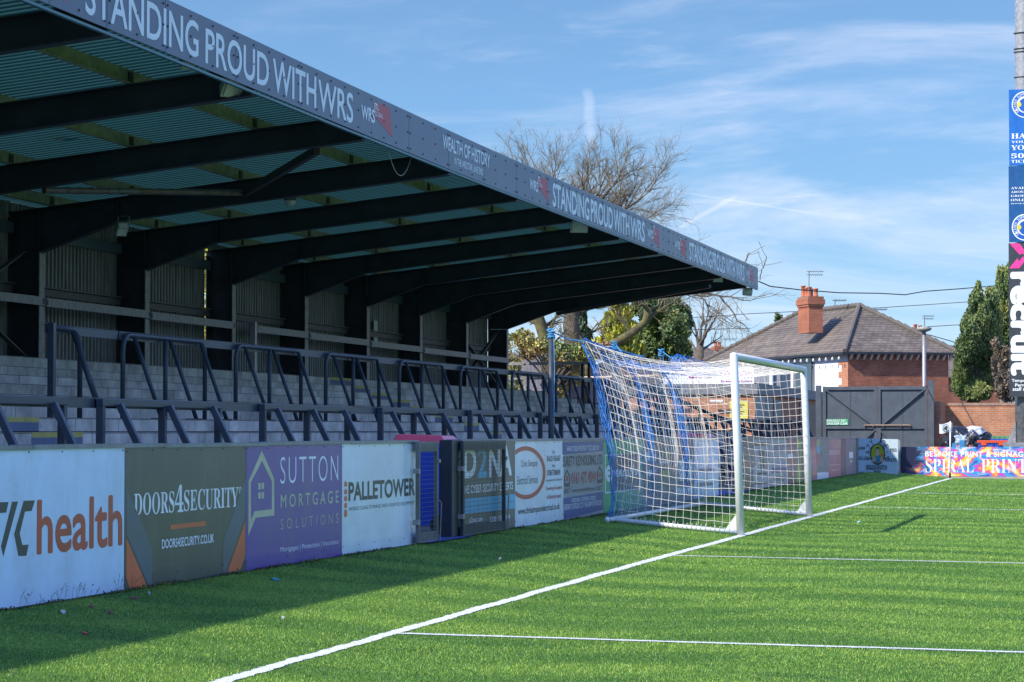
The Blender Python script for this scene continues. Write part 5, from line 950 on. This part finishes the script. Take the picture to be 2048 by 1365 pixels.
# ================================================================ trees
M_bark = M('grey_brown_bark', (.10,.08,.055), .9, var=.35, vscale=5, bump=.8, bscale=7); M_moss = M('mossy_bark', (.085,.065,.035), .9, col2=(.13,.12,.03), var=.3, vscale=3.5, bump=.8, bscale=7); M_twig = M('pale_twig', (.20,.16,.095), .85, var=.25)
def limb(b, p0, p1, r0, r1, lvl, R, wob=.058, kids=7, ang=.8, upb=.15, side=5):
    p0, p1 = Vector(p0), Vector(p1); Ln = (p1-p0).length; n = max(3, int(Ln/ (.5 if lvl > 1 else .3))); n = min(n, 12); pts = [p0]; off = V(0,0,0); d = (p1-p0)/n
    for i in range(1, n+1): off += V(R.gauss(0,1), R.gauss(0,1), R.gauss(0,1))*Ln*wob/n**.7; off *= .92; pts.append(p0+d*i+off)
    rs = [r0+(r1-r0)*(i/n)**.8 for i in range(n+1)]; b.tube(pts, rs, side, m=0 if r0 > .035 else 1, cap=False)
    if lvl > 0:
        for k in range(kids):
            f = R.uniform(.22, 1) if k < kids-1 else 1; i = min(n-1, int(f*n)); q = pts[i].lerp(pts[i+1], f*n-i) if i < n else pts[-1]
            dr = (pts[i+1]-pts[i]).normalized(); rv = V(R.gauss(0,1), R.gauss(0,1), R.gauss(0,1)).normalized(); nd_ = (dr+rv*ang+V(0,0,upb)).normalized(); ll = Ln*R.uniform(.3,.55)
            limb(b, q, q+nd_*ll, rs[i]*.6, r1*.55, lvl-1, R, wob*1.15, max(3, kids-1), ang, upb, 4 if lvl > 2 else 3)
def PDp(x, y, d): return CAM+ray(x, y)*d
def bare_tree(label, base, trunk, limbs, D, seed, r0, lv=3, kids=6, moss=False, cat='tree', ang=.8, minr=.011):
    R = random.Random(seed); bp_ = PDp(*base, D); bp_.z = 0; t = thing('bare_tree', bp_, label, cat, 'bare trees beyond the stand'); tm = MB()
    pts = [bp_]+[PDp(x, y, D+dd) for x, y, dd in trunk]; tm.tube([pts[0]]+pts[1:], [r0*(1-.45*i/len(pts)) for i in range(len(pts))], 10); tm.build('trunk', M_moss if moss else M_bark, t, smooth=True)
    b = MB()
    for (x0,y0,x1,y1,dd,r,*l_) in limbs: limb(b, PDp(x0,y0,D), PDp(x1,y1,D+dd), r, minr*1.5, (l_ or [lv])[0], R, kids=kids if (l_ or [3])[0] > 2 else 6, ang=ang, upb=.05 if (l_ or [3])[0] < 3 else .12)
    b.build('crown', [M_moss if moss else M_bark, M_twig], t, smooth=True)
bare_tree('large bare spreading tree behind the roof of the stand', (1150,850), [(1150,720,0),(1144,640,0),(1142,560,0),(1150,470,0)], [
    (1150,500,1035,350,-2,.13,3),(1148,480,1115,350,2,.14,3),(1150,470,1180,345,-1,.15,3),(1150,470,1240,350,1,.16,3),(1150,490,1305,385,0,.16,3),(1150,520,1290,455,-2,.12,3),(1148,490,1075,360,3,.12,3),(1150,500,1265,420,3,.13,3),(1150,480,1210,340,2,.12,3),
    (1150,560,1335,560,-3,.14,2),(1335,560,1380,585,-2.9,.09,2),(1380,585,1440,590,-2.6,.07,2),(1400,585,1495,602,-2,.055,2),(1440,592,1485,655,-3,.045,2),(1400,592,1450,645,-3,.04,2),(1480,545,1500,505,-2,.025,1),(1520,560,1532,515,-2,.02,1)], 100, 11, .34, 3, 11, ang=.85)
bare_tree('mossy leaning trunk with a crooked limb above the goal net', (1168,850), [(1170,760,0),(1180,720,0),(1215,695,0),(1262,668,0),(1290,645,0),(1298,615,0)], [(1262,668,1230,620,0,.10),(1290,645,1370,590,1,.11),(1296,620,1270,600,-1,.1),(1215,695,1190,640,0,.08),(1298,615,1340,610,2,.1),(1180,720,1120,680,1,.1)], 95, 21, .21, 2, 6, True, ang=.9)
bare_tree('thick bare trunk with short twigs just right of the last stand column', (1088,850), [(1098,730,0),(1088,670,0),(1075,630,0),(1066,600,0)], [(1088,680,1110,630,0,.12),(1080,650,1050,640,0,.12),(1095,700,1130,660,1,.1),(1085,660,1125,620,1,.1)], 98, 31, .3, 2, 7, True, ang=.9)
bare_tree('upright thick trunk with fine bare branches above the ivy hedge', (1150,850), [(1148,740,0),(1142,690,0),(1138,650,0),(1142,610,0)], [(1142,650,1170,600,0,.14),(1140,640,1210,610,1,.12),(1145,680,1230,640,1,.1),(1140,630,1115,600,0,.1)], 102, 41, .34, 2, 7, True, ang=.9)
bare_tree('pale twiggy tree far off between the roof tip and the white house', (1402,850), [(1400,740,0),(1400,690,0)], [(1400,700,1375,620,0,.12),(1400,690,1400,600,3,.14),(1400,690,1435,630,-3,.12),(1400,710,1360,660,2,.1),(1402,700,1420,600,2,.12),(1400,705,1443,665,2,.1)], 150, 51, .3, 3, 6, ang=.55, minr=.012)
def leaves(pts, size, mats, name, parent, seed=0, long=1.0, updir=None):
    """many leaf-sized faces at the given points"""
    g = np.random.default_rng(seed); p = np.asarray(pts); n = len(p); a = g.normal(size=(n,3)); a /= np.linalg.norm(a, axis=1)[:,None]
    if updir is not None: a = a*.55+updir; a /= np.linalg.norm(a, axis=1)[:,None]
    c = np.cross(a, g.normal(size=(n,3))); c /= np.linalg.norm(c, axis=1)[:,None]; s = g.uniform(.6, 1.3, n)[:,None]*size; a = a*s*long; c = c*s*.5
    v = np.empty((n,4,3)); v[:,0] = p-a*.1; v[:,1] = p+a*.45+c; v[:,2] = p+a; v[:,3] = p+a*.45-c
    base = np.array(wloc(parent)); v -= base; me = bpy.data.meshes.new(name); me.vertices.add(4*n); me.vertices.foreach_set('co', v.ravel()); me.loops.add(4*n); me.loops.foreach_set('vertex_index', np.arange(4*n)); me.polygons.add(n); me.polygons.foreach_set('loop_start', np.arange(n)*4)
    for m in mats: me.materials.append(m)
    cl_ = (np.sin(p[:,0]*2.3+np.sin(p[:,2]*3))+np.sin(p[:,2]*2.9+p[:,1]*1.7)+g.normal(0,.8,n)); mi = np.clip(((cl_+2.2)/4.4*len(mats)).astype(int), 0, len(mats)-1)
    me.polygons.foreach_set('material_index', mi.astype(np.int32)); me.update(calc_edges=True); o = bpy.data.objects.new(name, me); S.collection.objects.link(o); o.parent = parent; return o
def blob(c, r, n, g, shell=.55):
    d = g.normal(size=(n,3)); d /= np.linalg.norm(d, axis=1)[:,None]; k = g.uniform(shell, 1, n)[:,None]**.6; lump = 1+.16*np.sin(d[:,0:1]*5+c[0])*np.sin(d[:,2:3]*6+c[2])+.08*np.sin(d[:,1:2]*11); return np.array(c)+d*k*lump*np.array(r)
def foliage(cols): return [M('leaf_%s'%nm, c, .6, var=.12, vscale=2) for nm, c in cols]
G_dark = foliage((('deep_pine',(.045,.08,.025)),('dark_green',(.08,.13,.035)),('mid_green',(.12,.18,.045)),('olive_green',(.19,.22,.055))))
G_cyp = foliage((('cypress_deep',(.06,.10,.028)),('cypress_dark',(.10,.15,.04)),('cypress_mid',(.16,.21,.055)),('cypress_light',(.26,.28,.08))))
G_yel = foliage((('yellow_dull',(.20,.22,.03)),('yellow_mid',(.42,.40,.04)),('yellow_bright',(.62,.56,.06)),('yellow_green',(.30,.36,.05))))  # leaf tones of its own, the first a duller yellow green
G_ivy = foliage((('ivy_green',(.10,.16,.03)),('ivy_olive',(.30,.27,.07)),('ivy_gold',(.46,.36,.10)),('ivy_russet',(.38,.20,.09))))
G_brown = foliage((('dead_brown',(.12,.085,.05)),('dead_tan',(.22,.16,.10)),('dead_grey',(.16,.13,.10))))
def leafy(name, label, base, D, blobs, dens, size, mats, seed, long=1, updir=None, trunk_r=.16, cat='tree', group=None, wood=None):
    g = np.random.default_rng(seed); bp_ = PDp(*base, D); bp_.z = 0; t = thing(name, bp_, label, cat, group); pts = []
    for (x, y, rx, ry, dd) in blobs:
        c = PDp(x, y, D+dd); sc_ = D/5000; n = int(dens*rx*ry*sc_*sc_*3.1)+30; pts.append(blob(tuple(c), (rx*sc_, max(rx,ry)*sc_*.8, ry*sc_), n, g))
    leaves(np.concatenate(pts), size, mats, 'crown', t, seed, long, updir)
    yt_ = min(b_[1] for b_ in blobs)+20; tp = PDp(base[0]+3, yt_, D); b = MB(); b.tube([bp_, bp_.lerp(tp, .5)+V(.1,.1,0), tp], [trunk_r, trunk_r*.7, trunk_r*.2], 8)
    for (x, y, rx, ry, dd) in blobs: c = PDp(x, y, D+dd); q = bp_.lerp(tp, min(.9, max(.2, (c.z-.5)/max(tp.z,1)*.8))); b.tube([q, q.lerp(c, .5)+V(0,0,.1), c], [trunk_r*.4, trunk_r*.3, .02], 5)
    b.build('trunk', wood or M_bark, t); return t
def cone(x0, x1, yt, yb, n, seed):
    R = random.Random(seed); o = []; cx_ = (x0+x1)/2; w = (x1-x0)/2
    for i in range(n):
        f = (i+.5)/n; rr = w*(.16+.84*f**.75)
        for k in range(max(1, int(1+3*f))): o.append((cx_+R.uniform(-.55,.55)*rr*(1 if f > .12 else .2), yt+(yb-yt)*f+R.uniform(-6,6), rr*R.uniform(.45,.62), (yb-yt)/n*R.uniform(.9,1.4), R.uniform(-.8,.8)))
    return o
cypress = [(1925,745,19,38,0),(1945,700,24,40,0),(1930,700,20,30,-.5),(1950,655,26,38,.3),(1940,665,20,34,-.6),(1963,630,20,36,0),(1956,600,11,24,0),(1957,578,5,14,0),(1944,612,7,20,-.2),(1946,596,4,12,0),(1972,690,24,50,.6),(1935,775,22,26,0),(1962,765,26,34,.3),(1960,785,22,18,-.3),(1986,650,18,40,.5),(1918,770,14,24,0),(1950,790,30,14,0),(1975,640,20,40,.6),(1982,605,14,30,.6),(1990,700,16,50,.6),(1975,740,18,40,.5)]
leafy('conifer_tree', 'broad dark green cypress with several pointed tips right of the house', (1945,900), 94, cypress, 4600, .058, G_cyp, 61, 1.5, np.array([0,0,1.1]), .2, group='conifers beyond the walls')
leafy('conifer_tree', 'tall dark green cypress rising behind the pylon signs', (2003,900), 96.5, [(2003,640,18,44,0),(2003,590,13,34,0),(2000,562,8,24,0),(1998,545,3,12,0),(2006,548,4,14,0),(2018,570,10,40,0),(1995,690,16,40,-.3),(2014,660,18,60,.3),(2030,600,18,60,0),(2010,720,16,24,0),(2030,690,18,60,.5)], 4600, .058, G_cyp, 62, 1.5, np.array([0,0,1.1]), .2, group='conifers beyond the walls')
leafy('dead_conifer', 'brown dead conifer between the green cypress and the pylon', (2002,900), 93.2, [(1996,730,11,30,0),(2010,715,14,24,0),(2014,755,13,34,0),(2000,775,10,24,0),(2020,790,10,18,0),(1990,690,8,14,0)], 1500, .07, G_brown, 63, 1.6, np.array([0,0,.4]), .14, wood=M('pale_dead_wood',(.30,.25,.18),.9))
leafy('conifer_tree', 'yellow green feathery conifer above the goal net', (1240,850), 104, cone(1186,1292,600,715,10,3), 2200, .13, G_yel, 64, 1.9, np.array([0,0,.9]), .2, group='conifers beyond the walls')
leafy('conifer_tree', 'dark green broad conifer behind the yellow green one', (1330,850), 108, [(1325,650,38,40,0),(1340,620,30,28,0),(1308,630,24,34,1),(1350,660,26,36,-1),(1290,680,28,30,1),(1330,690,40,26,0),(1368,640,14,30,0),(1280,610,16,20,2)], 1900, .12, G_dark, 65, 1.4, None, .25, group='conifers beyond the walls')
leafy('conifer_tree', 'slim drooping dark conifer left of the yellow green one', (1165,850), 110, cone(1142,1188,608,700,8,8), 1200, .15, G_dark, 66, 2.0, np.array([0,0,-.9]), .15, group='conifers beyond the walls')
leafy('shrub', 'rounded dark green bush at the left of the distant grey roof', (1366,850), 120, [(1366,698,14,16,0),(1372,706,12,10,0),(1358,706,9,10,0)], 1500, .12, G_dark, 67, 1.2, None, .1, 'shrub')
leafy('conifer_tree', 'tiny pointed tree far behind the left slope of the house roof', (1557,850), 190, [(1557,638,4,7,0),(1557,646,5,6,0),(1556,632,2,4,0)], 900, .16, G_dark, 68, 1.4, None, .12, group='conifers beyond the walls')
leafy('conifer_tree', 'small round tree at the gap between house and cypress', (1908,850), 170, [(1907,706,5,7,0),(1909,700,3,5,0)], 900, .2, G_brown, 69, 1.4, None, .12, group='conifers beyond the walls')
ivy = [(1030,700,16,34,0),(1028,760,14,40,0),(1050,680,22,18,0),(1080,692,26,16,0),(1110,700,22,18,0),(1135,712,26,20,0),(1165,705,22,22,0),(1060,700,20,20,0),(1120,745,22,20,.5),(1150,750,16,24,.5),(1095,730,14,14,1),(1128,790,14,30,.5),(1105,810,12,20,0),(1180,715,16,12,0),(1043,666,12,8,0),(1195,700,14,10,1),(1210,690,10,8,1.5)]
leafy('ivy_hedge', 'olive and golden ivy clad hedge over the palisade fence', (1100,850), 93.2, ivy, 1300, .085, G_ivy, 70, 1.2, None, .12, 'hedge')
leafy('shrub', 'leafy bush glimpsed through the gap in the rear cladding', (421,850), 62, [(421,600,26,60,0),(424,520,20,50,0),(430,700,24,60,0)], 900, .1, G_yel, 71, 1.2, None, .1, 'shrub')
leafy('conifer_tree', 'dark greenery far off behind the clubhouse roof', (1270,850), 112, [(1262,712,22,20,0),(1225,712,14,14,0),(1310,716,22,14,0)], 900, .15, G_dark, 72, 1.3, None, .15, group='conifers beyond the walls')
# ================================================================ litter and weeds
lit = [(548,1162,.10,'teal crumpled wrapper on the shaded turf under the purple board','teal_wrapper',(.02,.20,.24)),(298,1190,.03,'white speck of paper near the charcoal board','paper_scrap',(.4,.4,.4)),(182,1216,.04,'brown leaf on the turf below the white board','dry_leaf',(.14,.05,.03)),(170,1271,.05,'red scrap lying on the shaded turf at the lower left','red_scrap',(.5,.08,.06)),(1075,1063,.07,'reddish brown leaf on the turf before the electrical services board','dry_leaf',(.25,.08,.04)),(1000,1120,.03,'small white scrap on the turf in the middle','paper_scrap',(.4,.4,.4)),(1221,1023,.08,'pale strip of paper at the foot of the blue band board','paper_scrap',(.5,.6,.65)),
       (1225,1101,.06,'straw coloured scrap near the shadow edge','paper_scrap',(.45,.35,.2)),(1718,1045,.08,'turquoise scrap beyond the goal line','teal_wrapper',(.2,.5,.48)),(220,1229,.05,'second brown leaf nearest the lower left','dry_leaf',(.14,.05,.03)),(270,1200,.07,'dark red leaf below the charcoal board','dry_leaf',(.18,.05,.03)),(125,1228,.06,'white torn paper at the foot of the white board','paper_scrap',(.4,.42,.4)),(566,1239,.03,'white speck by the shadow edge','paper_scrap',(.45,.45,.45))]
for i, (x, y, s_, l, nm, c) in enumerate(lit):
    p_ = P(x, y, Z=.1); p_ = P(x, y, Z=gz(p_.x)+.02); s_ *= .5; R = random.Random(i); vs = []; k = 7
    for j in range(k): a = 2*math.pi*j/k; vs.append(p_+V(math.cos(a)*s_*R.uniform(.6,1.3), math.sin(a)*s_*R.uniform(.5,1), R.uniform(.0,.022)))
    vs.append(p_+V(0,0,.028)); tag(MB().add(vs, [(j, (j+1)%k, k) for j in range(k)]).add([v+V(0,0,-.006) for v in vs], [((j+1)%k, j, k) for j in range(k)]).build(nm, M(nm+str(i), c, .7)), l, 'litter', 'scraps on the turf')
# weeds and dirt along the foot of the boards
g = np.random.default_rng(5); ys2 = g.uniform(14, 60, 9000); ys2 = ys2[(np.sin(ys2*2.1)+np.sin(ys2*5.3) > -.3)]
pts = np.c_[-7.57+np.abs(g.normal(0,.035,len(ys2))), ys2, .2+np.abs(g.normal(0,.008,len(ys2)))]
hold = thing('weeds', (-7.55, 35, .2), 'x', 'weeds'); o = leaves(pts, .014, foliage((('weed_brown',(.07,.05,.03)),('weed_dark',(.04,.06,.015)),('weed_moss',(.12,.13,.02)))), 'weeds', hold, 4, 1.3, np.array([0,0,.7])); o.parent = None; o.location = hold.location; bpy.data.objects.remove(hold)
tag(o, 'moss and weeds growing along the foot of the boards', 'weeds', kind='stuff')
b = MB(); R = random.Random(3)
for k in range(26):
    x, y = -7.56+R.uniform(0,.02), 16.2+R.random()*2.2; h = R.uniform(.05,.14); q = V(x,y,.2); pp = [q, q+V(R.uniform(-.01,.03),R.uniform(-.02,.02),h*.6), q+V(R.uniform(0,.05),R.uniform(-.04,.04),h)]; b.tube(pp, .0012, 3)
    for j in range(3): c = pp[1].lerp(pp[2], j/2); b.tube([c, c+V(R.uniform(0,.015),R.uniform(-.025,.025),.015)], .0012, 3)
tag(b.build('weed_stalks', M('weed_stalk',(.12,.10,.06),.8)), 'thin dry weed stalks against the white board', 'weeds', kind='stuff')
# earth strip at the foot of the boards
strip_sheet('soil_strip', [-7.6, -7.555], [9+i*.4 for i in range(166)], M('dark_soil',(.035,.03,.02),1,bump=.6,bscale=25), .008)
